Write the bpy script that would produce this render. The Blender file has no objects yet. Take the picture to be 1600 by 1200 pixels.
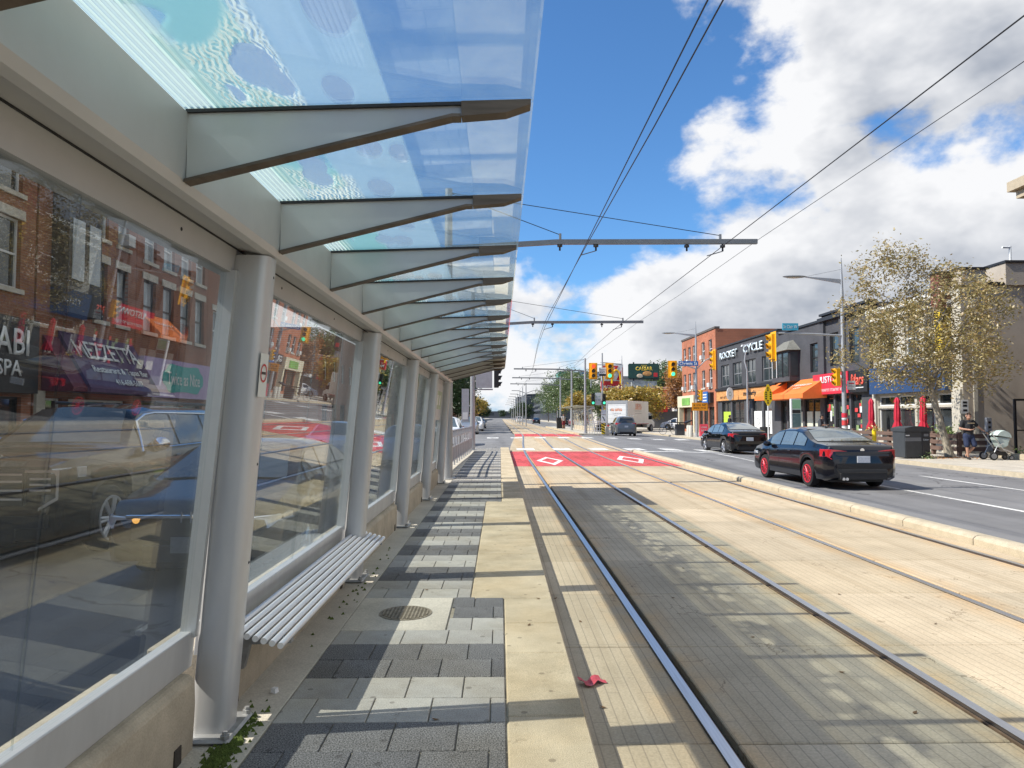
import bpy, bmesh, math, random
from mathutils import Vector, Matrix
random.seed(7)
R = math.radians
SC = bpy.context.scene
COL = SC.collection

# ------------------------------------------------------------------ camera
cam = bpy.data.cameras.new('camera'); camo = bpy.data.objects.new('camera', cam); COL.objects.link(camo)
cam.sensor_width = 36; cam.lens = 36 * 1109 / 1600; cam.clip_start = .05; cam.clip_end = 6000
camo.location = (0, 0, 1.57); camo.rotation_euler = (R(92.63), 0, R(-.98))
SC.camera = camo
SC.view_settings.view_transform = 'Standard'; SC.view_settings.look = 'None'
SC.view_settings.exposure = 0.42; SC.view_settings.gamma = 1; SC.view_settings.use_curve_mapping = False
SC.cycles.use_denoising = True
SC.cycles.max_bounces = 8; SC.cycles.transparent_max_bounces = 24; SC.cycles.diffuse_bounces = 3
SC.cycles.glossy_bounces = 3; SC.cycles.caustics_reflective = False; SC.cycles.caustics_refractive = False
SC.cycles.sample_clamp_indirect = 6

# ------------------------------------------------------------------ sun and sky
SUN_EL = 43.8
AZX, AZY = -math.cos(R(8)), -math.sin(R(8))        # towards the sun, on the ground
sun = bpy.data.lights.new('sun', 'SUN'); sun.energy = 5.0; sun.angle = R(.53); sun.color = (1, .945, .85)
suno = bpy.data.objects.new('sun', sun); COL.objects.link(suno)
to_sun = Vector((AZX * math.cos(R(SUN_EL)), AZY * math.cos(R(SUN_EL)), math.sin(R(SUN_EL))))
suno.rotation_euler = to_sun.to_track_quat('Z', 'Y').to_euler()
W = bpy.data.worlds.new('World'); SC.world = W; W.use_nodes = True
nt = W.node_tree; nt.nodes.clear()
def N(t, typ, **k):
    n = t.nodes.new(typ)
    for a, b in k.items(): setattr(n, a, b)
    return n
def lk(t, a, b): t.links.new(a, b)
def math_(t, op, a, b=None, c=None, clamp=False):
    n = N(t, 'ShaderNodeMath', operation=op, use_clamp=clamp)
    for i, v in enumerate((a, b, c)):
        if v is None: continue
        if isinstance(v, (int, float)): n.inputs[i].default_value = v
        else: lk(t, v, n.inputs[i])
    return n.outputs[0]
def ramp(t, v, lo, hi, a=0., b=1., smooth=True):
    n = N(t, 'ShaderNodeMapRange', interpolation_type='SMOOTHSTEP' if smooth else 'LINEAR')
    lk(t, v, n.inputs[0])
    for i, x in zip((1, 2, 3, 4), (lo, hi, a, b)): n.inputs[i].default_value = x
    return n.outputs[0]
sky = N(nt, 'ShaderNodeTexSky', sky_type='NISHITA', sun_disc=False, sun_elevation=R(SUN_EL), sun_rotation=math.atan2(AZX, AZY),
        altitude=100, air_density=1.0, dust_density=.5, ozone_density=2.4)
tc = N(nt, 'ShaderNodeTexCoord'); sep = N(nt, 'ShaderNodeSeparateXYZ'); lk(nt, tc.outputs['Generated'], sep.inputs[0])
dx, dy, dz = sep.outputs
# cumulus field sampled on the sky dome, flattened a little so that the puffs sit in layers
sq = N(nt, 'ShaderNodeVectorMath', operation='MULTIPLY'); lk(nt, tc.outputs['Generated'], sq.inputs[0]); sq.inputs[1].default_value = (1, 1, 1.55)
def cloud(off, scale=4.1, detail=9, rough=.56):
    ad = N(nt, 'ShaderNodeVectorMath', operation='ADD'); lk(nt, sq.outputs[0], ad.inputs[0]); ad.inputs[1].default_value = off
    n = N(nt, 'ShaderNodeTexNoise'); n.inputs['Scale'].default_value = scale; n.inputs['Detail'].default_value = detail
    n.inputs['Roughness'].default_value = rough; n.inputs['Distortion'].default_value = .12
    lk(nt, ad.outputs[0], n.inputs['Vector']); return n.outputs['Fac']
CO = (0.3, 3.6, 8.8)
n1 = cloud(CO); n2 = cloud((CO[0] - .05, CO[1] - .01, CO[2] + .075), detail=5)
bil = cloud((CO[0] + 7, CO[1], CO[2]), 15, 4, .5)
# heavier bank over the north side of the street and near the horizon, open blue over the street
az = math_(nt, 'ARCTAN2', dx, dy)
right = math_(nt, 'MULTIPLY', ramp(nt, az, R(3), R(30)), ramp(nt, az, R(175), R(110)))
low = ramp(nt, dz, .30, .13)
open_ = math_(nt, 'MULTIPLY', ramp(nt, dz, .17, .27), ramp(nt, az, R(17), R(9)))
cov = math_(nt, 'ADD', math_(nt, 'MULTIPLY', right, .175), math_(nt, 'MULTIPLY', low, .066))
cov = math_(nt, 'SUBTRACT', cov, math_(nt, 'MULTIPLY', open_, .16))
cov = math_(nt, 'ADD', cov, math_(nt, 'MULTIPLY', math_(nt, 'SUBTRACT', bil, .5), .16))
d1 = math_(nt, 'ADD', n1, cov); d2 = math_(nt, 'ADD', n2, cov)
alpha = ramp(nt, d1, .485, .59)
thick = ramp(nt, d1, .56, .80)
lit = math_(nt, 'MULTIPLY', math_(nt, 'SUBTRACT', d1, d2), 2.6)
shade = math_(nt, 'ADD', math_(nt, 'SUBTRACT', 1.0, math_(nt, 'MULTIPLY', thick, .56)), lit)
shade = math_(nt, 'MINIMUM', math_(nt, 'MAXIMUM', shade, .30), 1.12)
cc = N(nt, 'ShaderNodeMix', data_type='RGBA'); lk(nt, ramp(nt, shade, .3, 1.0, smooth=False), cc.inputs[0])
cc.inputs[6].default_value = (2.9, 3.25, 3.9, 1); cc.inputs[7].default_value = (7.6, 7.65, 7.8, 1)
skb = N(nt, 'ShaderNodeMix', data_type='RGBA', blend_type='MULTIPLY'); skb.inputs[0].default_value = 1
lk(nt, sky.outputs[0], skb.inputs[6]); skb.inputs[7].default_value = (.72, 1.15, 1.50, 1)
# pale air towards the horizon
hzm = N(nt, 'ShaderNodeMix', data_type='RGBA'); lk(nt, ramp(nt, dz, .16, .0, 0, .75), hzm.inputs[0]); lk(nt, skb.outputs[2], hzm.inputs[6]); hzm.inputs[7].default_value = (3.3, 4.9, 7.0, 1)
skb = hzm
mx = N(nt, 'ShaderNodeMix', data_type='RGBA'); lk(nt, alpha, mx.inputs[0]); lk(nt, skb.outputs[2], mx.inputs[6]); lk(nt, cc.outputs[2], mx.inputs[7])
bg = N(nt, 'ShaderNodeBackground'); bg.inputs[1].default_value = .094; lk(nt, mx.outputs[2], bg.inputs[0])
wo = N(nt, 'ShaderNodeOutputWorld'); lk(nt, bg.outputs[0], wo.inputs[0])
W.cycles.sampling_method = 'MANUAL'; W.cycles.sample_map_resolution = 1024

# ------------------------------------------------------------------ materials
MATS = {}
def mat(name, col, rough=.6, metal=0., var=.12, scale=6., bump=0., bscale=60., coat=0., spec=.5, fine=0., fscale=90., emit=0., streak=None, trans=0.):
    if name in MATS: return MATS[name]
    m = bpy.data.materials.new(name); m.use_nodes = True; t = m.node_tree; b = t.nodes['Principled BSDF']
    b.inputs['Roughness'].default_value = rough; b.inputs['Metallic'].default_value = metal
    b.inputs['Specular IOR Level'].default_value = spec; b.inputs['Coat Weight'].default_value = coat; b.inputs['Coat Roughness'].default_value = .03
    c = (*col, 1); b.inputs['Base Color'].default_value = c
    t_ = N(t, 'ShaderNodeTexCoord'); vec = t_.outputs['Object']
    if streak:
        mp = N(t, 'ShaderNodeMapping'); lk(t, vec, mp.inputs[0]); mp.inputs['Scale'].default_value = streak; vec = mp.outputs[0]
    if var or fine:
        n = N(t, 'ShaderNodeTexNoise'); n.inputs['Scale'].default_value = scale; n.inputs['Detail'].default_value = 6; n.inputs['Roughness'].default_value = .62
        lk(t, vec, n.inputs['Vector'])
        v = ramp(t, n.outputs['Fac'], .3, .7, 1 - var, 1 + var, False)
        if fine:
            n3 = N(t, 'ShaderNodeTexNoise'); n3.inputs['Scale'].default_value = fscale; n3.inputs['Detail'].default_value = 3
            lk(t, t_.outputs['Object'], n3.inputs['Vector'])
            v = math_(t, 'MULTIPLY', v, ramp(t, n3.outputs['Fac'], .35, .65, 1 - fine, 1 + fine, False))
        mm = N(t, 'ShaderNodeVectorMath', operation='SCALE'); mm.inputs[0].default_value = col; lk(t, v, mm.inputs['Scale'])
        lk(t, mm.outputs[0], b.inputs['Base Color'])
        rr = ramp(t, n.outputs['Fac'], .3, .7, min(1, rough * 1.12), rough * .88, False); lk(t, rr, b.inputs['Roughness'])
    if bump:
        n2 = N(t, 'ShaderNodeTexNoise'); n2.inputs['Scale'].default_value = bscale; n2.inputs['Detail'].default_value = 5
        lk(t, t_.outputs['Object'], n2.inputs['Vector'])
        bp = N(t, 'ShaderNodeBump'); bp.inputs['Strength'].default_value = bump; bp.inputs['Distance'].default_value = .01
        lk(t, n2.outputs['Fac'], bp.inputs['Height']); lk(t, bp.outputs[0], b.inputs['Normal'])
    if emit:
        b.inputs['Emission Color'].default_value = c; b.inputs['Emission Strength'].default_value = emit
    if trans: b.inputs['Transmission Weight'].default_value = trans
    MATS[name] = m; return m
def brickmat(name, c1, c2, mortar, bw=.22, bh=.075, axis='yz', rough=.85):
    if name in MATS: return MATS[name]
    m = mat(name, c1, rough, var=.0); t = m.node_tree; b = t.nodes['Principled BSDF']
    tc_ = N(t, 'ShaderNodeTexCoord'); s = N(t, 'ShaderNodeSeparateXYZ'); lk(t, tc_.outputs['Object'], s.inputs[0])
    cb = N(t, 'ShaderNodeCombineXYZ'); ix = {'x': 0, 'y': 1, 'z': 2}
    lk(t, s.outputs[ix[axis[0]]], cb.inputs[0]); lk(t, s.outputs[ix[axis[1]]], cb.inputs[1])
    bt = N(t, 'ShaderNodeTexBrick'); lk(t, cb.outputs[0], bt.inputs['Vector'])
    bt.inputs['Scale'].default_value = 1; bt.inputs['Brick Width'].default_value = bw; bt.inputs['Row Height'].default_value = bh
    bt.inputs['Mortar Size'].default_value = .006; bt.inputs['Mortar Smooth'].default_value = .2; bt.inputs['Bias'].default_value = -.1
    bt.inputs['Color1'].default_value = (*c1, 1); bt.inputs['Color2'].default_value = (*c2, 1); bt.inputs['Mortar'].default_value = (*mortar, 1)
    n = N(t, 'ShaderNodeTexNoise'); n.inputs['Scale'].default_value = .8; n.inputs['Detail'].default_value = 5; lk(t, tc_.outputs['Object'], n.inputs['Vector'])
    mm = N(t, 'ShaderNodeVectorMath', operation='SCALE'); lk(t, bt.outputs['Color'], mm.inputs[0]); lk(t, ramp(t, n.outputs['Fac'], .3, .7, .8, 1.2, False), mm.inputs['Scale'])
    lk(t, mm.outputs[0], b.inputs['Base Color'])
    bp = N(t, 'ShaderNodeBump'); bp.inputs['Strength'].default_value = .4; bp.inputs['Distance'].default_value = .01
    lk(t, math_(t, 'SUBTRACT', 1., bt.outputs['Fac']), bp.inputs['Height']); lk(t, bp.outputs[0], b.inputs['Normal'])
    return m
def glassmat(name, tint=(.93, .96, .95), haze=0., f0=.045, hazecol=(.8, .85, .85), gain=1.0, rough=.0):
    """thin sheet: clear by transmission, mirror by Schlick, a little dust"""
    if name in MATS: return MATS[name]
    m = bpy.data.materials.new(name); m.use_nodes = True; t = m.node_tree; t.nodes.clear()
    o = N(t, 'ShaderNodeOutputMaterial'); tr = N(t, 'ShaderNodeBsdfTransparent'); tr.inputs[0].default_value = (*tint, 1)
    gl = N(t, 'ShaderNodeBsdfGlossy'); gl.inputs['Roughness'].default_value = rough; gl.inputs[0].default_value = (.95, .97, .97, 1)
    g = N(t, 'ShaderNodeNewGeometry'); dt = N(t, 'ShaderNodeVectorMath', operation='DOT_PRODUCT')
    lk(t, g.outputs['Normal'], dt.inputs[0]); lk(t, g.outputs['Incoming'], dt.inputs[1])
    c = math_(t, 'SUBTRACT', 1., math_(t, 'ABSOLUTE', dt.outputs['Value']), clamp=True)
    F = math_(t, 'ADD', f0, math_(t, 'MULTIPLY', math_(t, 'POWER', c, 4.2), (1 - f0) * gain), clamp=True)
    base = tr.outputs[0]
    if haze:
        df = N(t, 'ShaderNodeBsdfTranslucent'); df.inputs[0].default_value = (*hazecol, 1)
        d2_ = N(t, 'ShaderNodeBsdfDiffuse'); d2_.inputs[0].default_value = (*hazecol, 1)
        ad = N(t, 'ShaderNodeMixShader'); ad.inputs[0].default_value = .5; lk(t, df.outputs[0], ad.inputs[1]); lk(t, d2_.outputs[0], ad.inputs[2])
        n = N(t, 'ShaderNodeTexNoise'); n.inputs['Scale'].default_value = 5; n.inputs['Detail'].default_value = 8; n.inputs['Roughness'].default_value = .7
        tcc = N(t, 'ShaderNodeTexCoord'); lk(t, tcc.outputs['Object'], n.inputs['Vector'])
        ms = N(t, 'ShaderNodeMixShader'); lk(t, ramp(t, n.outputs['Fac'], .35, .7, haze * .5, haze * 1.5, False), ms.inputs[0])
        lk(t, base, ms.inputs[1]); lk(t, ad.outputs[0], ms.inputs[2]); base = ms.outputs[0]
    mxs = N(t, 'ShaderNodeMixShader'); lk(t, F, mxs.inputs[0]); lk(t, base, mxs.inputs[1]); lk(t, gl.outputs[0], mxs.inputs[2])
    lk(t, mxs.outputs[0], o.inputs[0]); MATS[name] = m; return m

# ------------------------------------------------------------------ mesh helpers
class G:
    def __init__(s): s.v = []; s.f = []
    def add(s, vs, fs):
        o = len(s.v); s.v += [tuple(p) for p in vs]; s.f += [tuple(i + o for i in f) for f in fs]; return s
    def box(s, x0, x1, y0, y1, z0, z1):
        return s.add([(x, y, z) for z in (z0, z1) for y in (y0, y1) for x in (x0, x1)],
                     [(0, 2, 3, 1), (4, 5, 7, 6), (0, 1, 5, 4), (2, 6, 7, 3), (0, 4, 6, 2), (1, 3, 7, 5)])
    def cbox(s, c, d): return s.box(c[0] - d[0] / 2, c[0] + d[0] / 2, c[1] - d[1] / 2, c[1] + d[1] / 2, c[2] - d[2] / 2, c[2] + d[2] / 2)
    def cyl(s, p0, p1, r0, r1=None, n=10): return s.tube([p0, p1], [r0, r0 if r1 is None else r1], n)
    def tube(s, pts, r, n=8):
        pts = [Vector(p) for p in pts]; rs = r if isinstance(r, (list, tuple)) else [r] * len(pts)
        vs = []; prev = None
        for i, p in enumerate(pts):
            d = (pts[min(i + 1, len(pts) - 1)] - pts[max(i - 1, 0)]).normalized()
            if prev is None: a = d.orthogonal().normalized()
            else:
                a = prev - d * prev.dot(d)
                a = a.normalized() if a.length > 1e-6 else d.orthogonal().normalized()
            prev = a; b = d.cross(a)
            for k in range(n):
                t = 2 * math.pi * k / n; vs.append(p + (a * math.cos(t) + b * math.sin(t)) * rs[i])
        fs = [(i * n + k, i * n + (k + 1) % n, (i + 1) * n + (k + 1) % n, (i + 1) * n + k) for i in range(len(pts) - 1) for k in range(n)]
        fs += [tuple(range(n))[::-1], tuple((len(pts) - 1) * n + k for k in range(n))]
        return s.add(vs, fs)
    def prism(s, poly, axis, a, b):
        n = len(poly); mk = {'x': lambda p, t: (t, p[0], p[1]), 'y': lambda p, t: (p[0], t, p[1]), 'z': lambda p, t: (p[0], p[1], t)}[axis]
        vs = [mk(p, a) for p in poly] + [mk(p, b) for p in poly]
        return s.add(vs, [tuple(range(n))[::-1], tuple(range(n, 2 * n))] + [(i, (i + 1) % n, n + (i + 1) % n, n + i) for i in range(n)])
    def quad(s, *p): return s.add(p, [tuple(range(len(p)))])
    def lathe(s, prof, n=20, c=(0, 0, 0), axis='z', close=True):
        vs = []
        for r, h in prof:
            for k in range(n):
                t = 2 * math.pi * k / n; u, w = r * math.cos(t), r * math.sin(t)
                q = {'z': (u, w, h), 'x': (h, u, w), 'y': (u, h, w)}[axis]; vs.append((q[0] + c[0], q[1] + c[1], q[2] + c[2]))
        m = len(prof)
        fs = [(i * n + k, i * n + (k + 1) % n, (i + 1) * n + (k + 1) % n, (i + 1) * n + k) for i in range(m - 1) for k in range(n)]
        if close: fs += [tuple(range(n))[::-1], tuple((m - 1) * n + k for k in range(n))]
        return s.add(vs, fs)
    def ball(s, c, r, n=10, m=6):
        rx, ry, rz = r if isinstance(r, (tuple, list)) else (r, r, r); o = len(s.v); vs = []; fs = []
        for i in range(m + 1):
            t = math.pi * i / m
            for k in range(n):
                p = 2 * math.pi * k / n; vs.append((c[0] + rx * math.sin(t) * math.cos(p), c[1] + ry * math.sin(t) * math.sin(p), c[2] + rz * math.cos(t)))
        fs = [(i * n + k, i * n + (k + 1) % n, (i + 1) * n + (k + 1) % n, (i + 1) * n + k) for i in range(m) for k in range(n)]
        return s.add(vs, fs)
    def mesh(s, name, material, smooth=False, bevel=0., sharp=35, recalc=True):
        me = bpy.data.meshes.new(name); me.from_pydata(s.v, [], s.f)
        if recalc or bevel:
            bm = bmesh.new(); bm.from_mesh(me)
            if bevel: bmesh.ops.bevel(bm, geom=bm.edges[:], offset=bevel, segments=2 if bevel > .015 else 1, affect='EDGES', clamp_overlap=True)
            bmesh.ops.recalc_face_normals(bm, faces=bm.faces[:]); bm.to_mesh(me); bm.free()
        if smooth:
            me.polygons.foreach_set('use_smooth', [True] * len(me.polygons)); me.set_sharp_from_angle(angle=R(sharp))
        if material: me.materials.append(material)
        return me
    def build(s, name, material, parent=None, smooth=False, bevel=0., loc=None, rz=0, sharp=35, recalc=True):
        return link(name, s.mesh(name, material, smooth, bevel, sharp, recalc), parent, loc, rz)
def link(name, me, parent=None, loc=None, rz=0):
    o = bpy.data.objects.new(name, me); COL.objects.link(o)
    if parent:
        o.parent = parent
        if parent.name in WC: o.matrix_parent_inverse = Matrix.Translation(-Vector(parent.location))
    if loc: o.location = loc
    if rz: o.rotation_euler.z = rz
    return o
WC = set()          # things whose parts are written in world coordinates
def wthing(name, label, cat, loc, group=None):
    o = thing(name, label, cat, loc, 0, group); WC.add(o.name); return o
def tag(o, label=None, cat=None, group=None, kind=None):
    if label: o['label'] = label
    if cat: o['category'] = cat
    if group: o['group'] = group
    if kind: o['kind'] = kind
    return o
def thing(name, label, cat, loc=(0, 0, 0), rz=0, group=None):
    o = bpy.data.objects.new(name, None); COL.objects.link(o); o.location = loc; o.rotation_euler.z = rz
    return tag(o, label, cat, group)
def struct(o, label=None): return tag(o, label, kind='structure')
FACE = {'-x': Matrix(((0, 0, -1), (-1, 0, 0), (0, 1, 0))), '+x': Matrix(((0, 0, 1), (1, 0, 0), (0, 1, 0))),
        '-y': Matrix(((1, 0, 0), (0, 0, -1), (0, 1, 0))), '+y': Matrix(((-1, 0, 0), (0, 0, 1), (0, 1, 0))), 'up': Matrix.Identity(3)}
def text(s, h, material, pos, face, parent=None, width=None, ext=.012, bold=0., shear=0., name='lettering', sx=1.):
    cu = bpy.data.curves.new('txt', 'FONT'); cu.body = s; cu.size = 1; cu.extrude = 0; cu.align_x = 'CENTER'; cu.align_y = 'CENTER'
    cu.offset = bold; cu.shear = shear; cu.resolution_u = 2
    ob = bpy.data.objects.new('txt', cu); COL.objects.link(ob)
    bpy.context.view_layer.update()
    me = bpy.data.meshes.new_from_object(ob.evaluated_get(bpy.context.evaluated_depsgraph_get()))
    bpy.data.objects.remove(ob); bpy.data.curves.remove(cu)
    vs = [v.co.copy() for v in me.vertices]
    if not vs: return None
    x0, x1 = min(v.x for v in vs), max(v.x for v in vs); y0, y1 = min(v.y for v in vs), max(v.y for v in vs)
    sy = h / (y1 - y0); sxx = (width / (x1 - x0)) if width else sy * sx
    M3 = FACE[face]
    for v in me.vertices:
        c = v.co; v.co = M3 @ Vector(((c.x - (x0 + x1) / 2) * sxx, (c.y - (y0 + y1) / 2) * sy, 0))
    if ext:
        bm = bmesh.new(); bm.from_mesh(me)
        r = bmesh.ops.extrude_face_region(bm, geom=bm.faces[:])
        d = M3 @ Vector((0, 0, ext))
        bmesh.ops.translate(bm, vec=d, verts=[g for g in r['geom'] if isinstance(g, bmesh.types.BMVert)])
        bmesh.ops.recalc_face_normals(bm, faces=bm.faces[:]); bm.to_mesh(me); bm.free()
    me.name = name; me.materials.clear(); me.materials.append(material)
    return link(name, me, parent, pos)
def copy_tree(o, parent=None):
    c = o.copy(); COL.objects.link(c); c.parent = parent
    for ch in list(o.children): copy_tree(ch, c)
    return c
def lerp(a, b, t): return a + (b - a) * t
def interp(tab, x):
    if x <= tab[0][0]: return tab[0][1]
    for (a, b), (c, d) in zip(tab, tab[1:]):
        if x <= c: return lerp(b, d, (x - a) / (c - a))
    return tab[-1][1]
def sstep(a, b, x):
    t = max(0, min(1, (x - a) / (b - a))); return t * t * (3 - 2 * t)
def scribble(parent, pos, face, w, h, m, seed=1, gap=.35, name='print'):
    """illegible line of print: bars of letter width"""
    rn = random.Random(seed); g = G(); x = -w / 2; M3 = FACE[face]
    while x < w / 2 - h * .3:
        lw = h * rn.uniform(.3, .75); t_ = rn.random()
        rects = [(x, x + lw * .3, -h / 2, h / 2)] + ([(x, x + lw, h / 2 - h * .25, h / 2)] if t_ < .6 else []) + ([(x + lw * .7, x + lw, -h / 2, h / 2)] if t_ > .35 else []) + ([(x, x + lw, -h / 2, -h / 2 + h * .25)] if t_ > .5 else [])
        for a, b_, c, d in rects: g.add([M3 @ Vector((p, q_, 0)) for p, q_ in ((a, c), (b_, c), (b_, d), (a, d))], [(0, 1, 2, 3)])
        x += lw + h * gap * (3 if rn.random() < .2 else 1)
    return g.build(name, m, parent, loc=pos, recalc=False)
# ================================================================== SETTING
def shift(y): return .9 * sstep(27, 66, y)
def roadz(x, y):
    ry = sstep(22, 30, y) * (1 - sstep(60, 72, y))
    rx = sstep(-7, -.5, x) * (1 - sstep(7, 13, x))
    return -.15 + .144 * ry * rx
asphalt = mat('asphalt', (.205, .203, .202), .88, var=.13, scale=.7, bump=.5, bscale=220, fine=.22, fscale=160)
t = asphalt.node_tree; b_ = t.nodes['Principled BSDF']; tc_ = N(t, 'ShaderNodeTexCoord'); old = b_.inputs['Base Color'].links[0].from_socket
mp = N(t, 'ShaderNodeMapping'); mp.inputs['Scale'].default_value = (.9, .035, 1); lk(t, tc_.outputs['Object'], mp.inputs[0])
n_ = N(t, 'ShaderNodeTexNoise'); n_.inputs['Scale'].default_value = 1; n_.inputs['Detail'].default_value = 5; lk(t, mp.outputs[0], n_.inputs['Vector'])
m1 = N(t, 'ShaderNodeMix', data_type='RGBA', blend_type='MULTIPLY'); lk(t, ramp(t, n_.outputs['Fac'], .35, .7, 0, .8), m1.inputs[0]); lk(t, old, m1.inputs[6]); m1.inputs[7].default_value = (.66, .66, .67, 1)
vo = N(t, 'ShaderNodeTexVoronoi', feature='DISTANCE_TO_EDGE'); vo.inputs['Scale'].default_value = .16
nz = N(t, 'ShaderNodeTexNoise'); nz.inputs['Scale'].default_value = .8; nz.inputs['Detail'].default_value = 5; lk(t, tc_.outputs['Object'], nz.inputs['Vector'])
nd = N(t, 'ShaderNodeVectorMath', operation='SCALE'); nd.inputs['Scale'].default_value = 2.5; lk(t, nz.outputs['Color'], nd.inputs[0]); av = N(t, 'ShaderNodeVectorMath', operation='ADD'); lk(t, tc_.outputs['Object'], av.inputs[0]); lk(t, nd.outputs[0], av.inputs[1]); lk(t, av.outputs[0], vo.inputs['Vector'])
m2 = N(t, 'ShaderNodeMix', data_type='RGBA', blend_type='MULTIPLY'); lk(t, math_(t, 'MULTIPLY', ramp(t, vo.outputs['Distance'], .002, .008, 1, 0), ramp(t, nz.outputs['Fac'], .47, .52, 0, .75)), m2.inputs[0]); lk(t, m1.outputs[2], m2.inputs[6]); m2.inputs[7].default_value = (.30, .30, .31, 1)
lk(t, m2.outputs[2], b_.inputs['Base Color'])
def grid(xs, ys, zf):
    g = G(); vs = [(x, y, zf(x, y)) for y in ys for x in xs]; n = len(xs)
    g.add(vs, [(j * n + i, j * n + i + 1, (j + 1) * n + i + 1, (j + 1) * n + i) for j in range(len(ys) - 1) for i in range(n - 1)]); return g
xs = [-70, -30, -13, -8.02] + [-7 + .5 * i for i in range(0, 41)] + [14.3, 14.62, 20, 40, 70]
ys = [-40, -10, 0, 10, 20] + [22 + i for i in range(0, 52)] + [80, 100, 140, 200, 300, 500, 900]
struct(grid(xs, ys, roadz).build('road', asphalt, recalc=False, smooth=True))
gnd = mat('ground_soil', (.10, .10, .085), .95, var=.25, scale=.05)
struct(G().quad((-3000, -1500, -.32), (3000, -1500, -.32), (3000, 5000, -.32), (-3000, 5000, -.32)).build('ground', gnd, recalc=False))

# ---- raised trackbed
def bedmat(name, c):
    m = mat(name, c, .85, var=.15, scale=1.1, bump=.25, bscale=120, fine=.10, fscale=70); t = m.node_tree; b = t.nodes['Principled BSDF']
    tc_ = N(t, 'ShaderNodeTexCoord'); s = N(t, 'ShaderNodeSeparateXYZ'); lk(t, tc_.outputs['Object'], s.inputs[0])
    cb = N(t, 'ShaderNodeCombineXYZ'); lk(t, s.outputs[1], cb.inputs[0]); lk(t, s.outputs[0], cb.inputs[1])
    bt = N(t, 'ShaderNodeTexBrick'); lk(t, cb.outputs[0], bt.inputs['Vector']); bt.inputs['Scale'].default_value = 1
    bt.inputs['Brick Width'].default_value = .62; bt.inputs['Row Height'].default_value = .068; bt.inputs['Mortar Size'].default_value = .0042; bt.inputs['Mortar Smooth'].default_value = .35
    bt.offset = .37; bt.offset_frequency = 3
    old = b.inputs['Base Color'].links[0].from_socket
    mm = N(t, 'ShaderNodeMix', data_type='RGBA'); lk(t, math_(t, 'MULTIPLY', bt.outputs['Fac'], .40), mm.inputs[0]); lk(t, old, mm.inputs[6]); mm.inputs[7].default_value = (.15, .13, .10, 1)
    # rust stain along the rails and tyre grime: warm drift by lateral position
    def near(xr): return ramp(t, math_(t, 'ABSOLUTE', math_(t, 'SUBTRACT', s.outputs[0], xr)), .05, .34, 1, 0)
    st = math_(t, 'MAXIMUM', math_(t, 'MAXIMUM', near(1.06), near(2.56)), math_(t, 'MAXIMUM', near(4.02), near(5.51)))
    n = N(t, 'ShaderNodeTexNoise'); n.inputs['Scale'].default_value = 2.2; n.inputs['Detail'].default_value = 7; lk(t, tc_.outputs['Object'], n.inputs['Vector'])
    st = math_(t, 'MULTIPLY', st, ramp(t, n.outputs['Fac'], .35, .65, .15, .75))
    m2 = N(t, 'ShaderNodeMix', data_type='RGBA', blend_type='MULTIPLY'); lk(t, st, m2.inputs[0]); lk(t, mm.outputs[2], m2.inputs[6]); m2.inputs[7].default_value = (1.0, .78, .52, 1)
    # old oil and leaf stains
    n5 = N(t, 'ShaderNodeTexNoise'); n5.inputs['Scale'].default_value = 7; n5.inputs['Detail'].default_value = 4; lk(t, tc_.outputs['Object'], n5.inputs['Vector'])
    m3 = N(t, 'ShaderNodeMix', data_type='RGBA', blend_type='MULTIPLY'); lk(t, ramp(t, n5.outputs['Fac'], .66, .74, 0, .5), m3.inputs[0]); lk(t, m2.outputs[2], m3.inputs[6]); m3.inputs[7].default_value = (.5, .46, .42, 1)
    mp = N(t, 'ShaderNodeMapping'); mp.inputs['Scale'].default_value = (5, .22, 1); lk(t, tc_.outputs['Object'], mp.inputs[0])
    n8 = N(t, 'ShaderNodeTexNoise'); n8.inputs['Scale'].default_value = 1; n8.inputs['Detail'].default_value = 6; lk(t, mp.outputs[0], n8.inputs['Vector'])
    m4 = N(t, 'ShaderNodeMix', data_type='RGBA', blend_type='MULTIPLY'); lk(t, ramp(t, n8.outputs['Fac'], .45, .75, 0, .65), m4.inputs[0]); lk(t, m3.outputs[2], m4.inputs[6]); m4.inputs[7].default_value = (.70, .66, .60, 1)
    vo = N(t, 'ShaderNodeTexVoronoi', feature='DISTANCE_TO_EDGE'); vo.inputs['Scale'].default_value = .55
    nd = N(t, 'ShaderNodeVectorMath', operation='SCALE'); nd.inputs['Scale'].default_value = .5; lk(t, n5.outputs['Color'], nd.inputs[0]); av = N(t, 'ShaderNodeVectorMath', operation='ADD'); lk(t, tc_.outputs['Object'], av.inputs[0]); lk(t, nd.outputs[0], av.inputs[1]); lk(t, av.outputs[0], vo.inputs['Vector'])
    m6 = N(t, 'ShaderNodeMix', data_type='RGBA', blend_type='MULTIPLY'); lk(t, math_(t, 'MULTIPLY', ramp(t, vo.outputs['Distance'], .0, .006, 1, 0), ramp(t, n.outputs['Fac'], .5, .56, 0, .8)), m6.inputs[0]); lk(t, m4.outputs[2], m6.inputs[6]); m6.inputs[7].default_value = (.35, .30, .25, 1)
    lk(t, m6.outputs[2], b.inputs['Base Color'])
    bp = b.inputs['Normal'].links[0].from_node; h = bp.inputs['Height'].links[0].from_socket
    lk(t, math_(t, 'SUBTRACT', math_(t, 'MULTIPLY', h, .5), math_(t, 'MULTIPLY', bt.outputs['Fac'], 1.2)), bp.inputs['Height'])
    return m
beds = [bedmat('trackbed_concrete', (.485, .395, .265)), bedmat('trackbed_concrete_pale', (.525, .43, .295)), bedmat('trackbed_concrete_grey', (.46, .38, .262))]
dark = mat('joint_dirt', (.05, .042, .033), .95, var=.3, scale=20)
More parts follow.
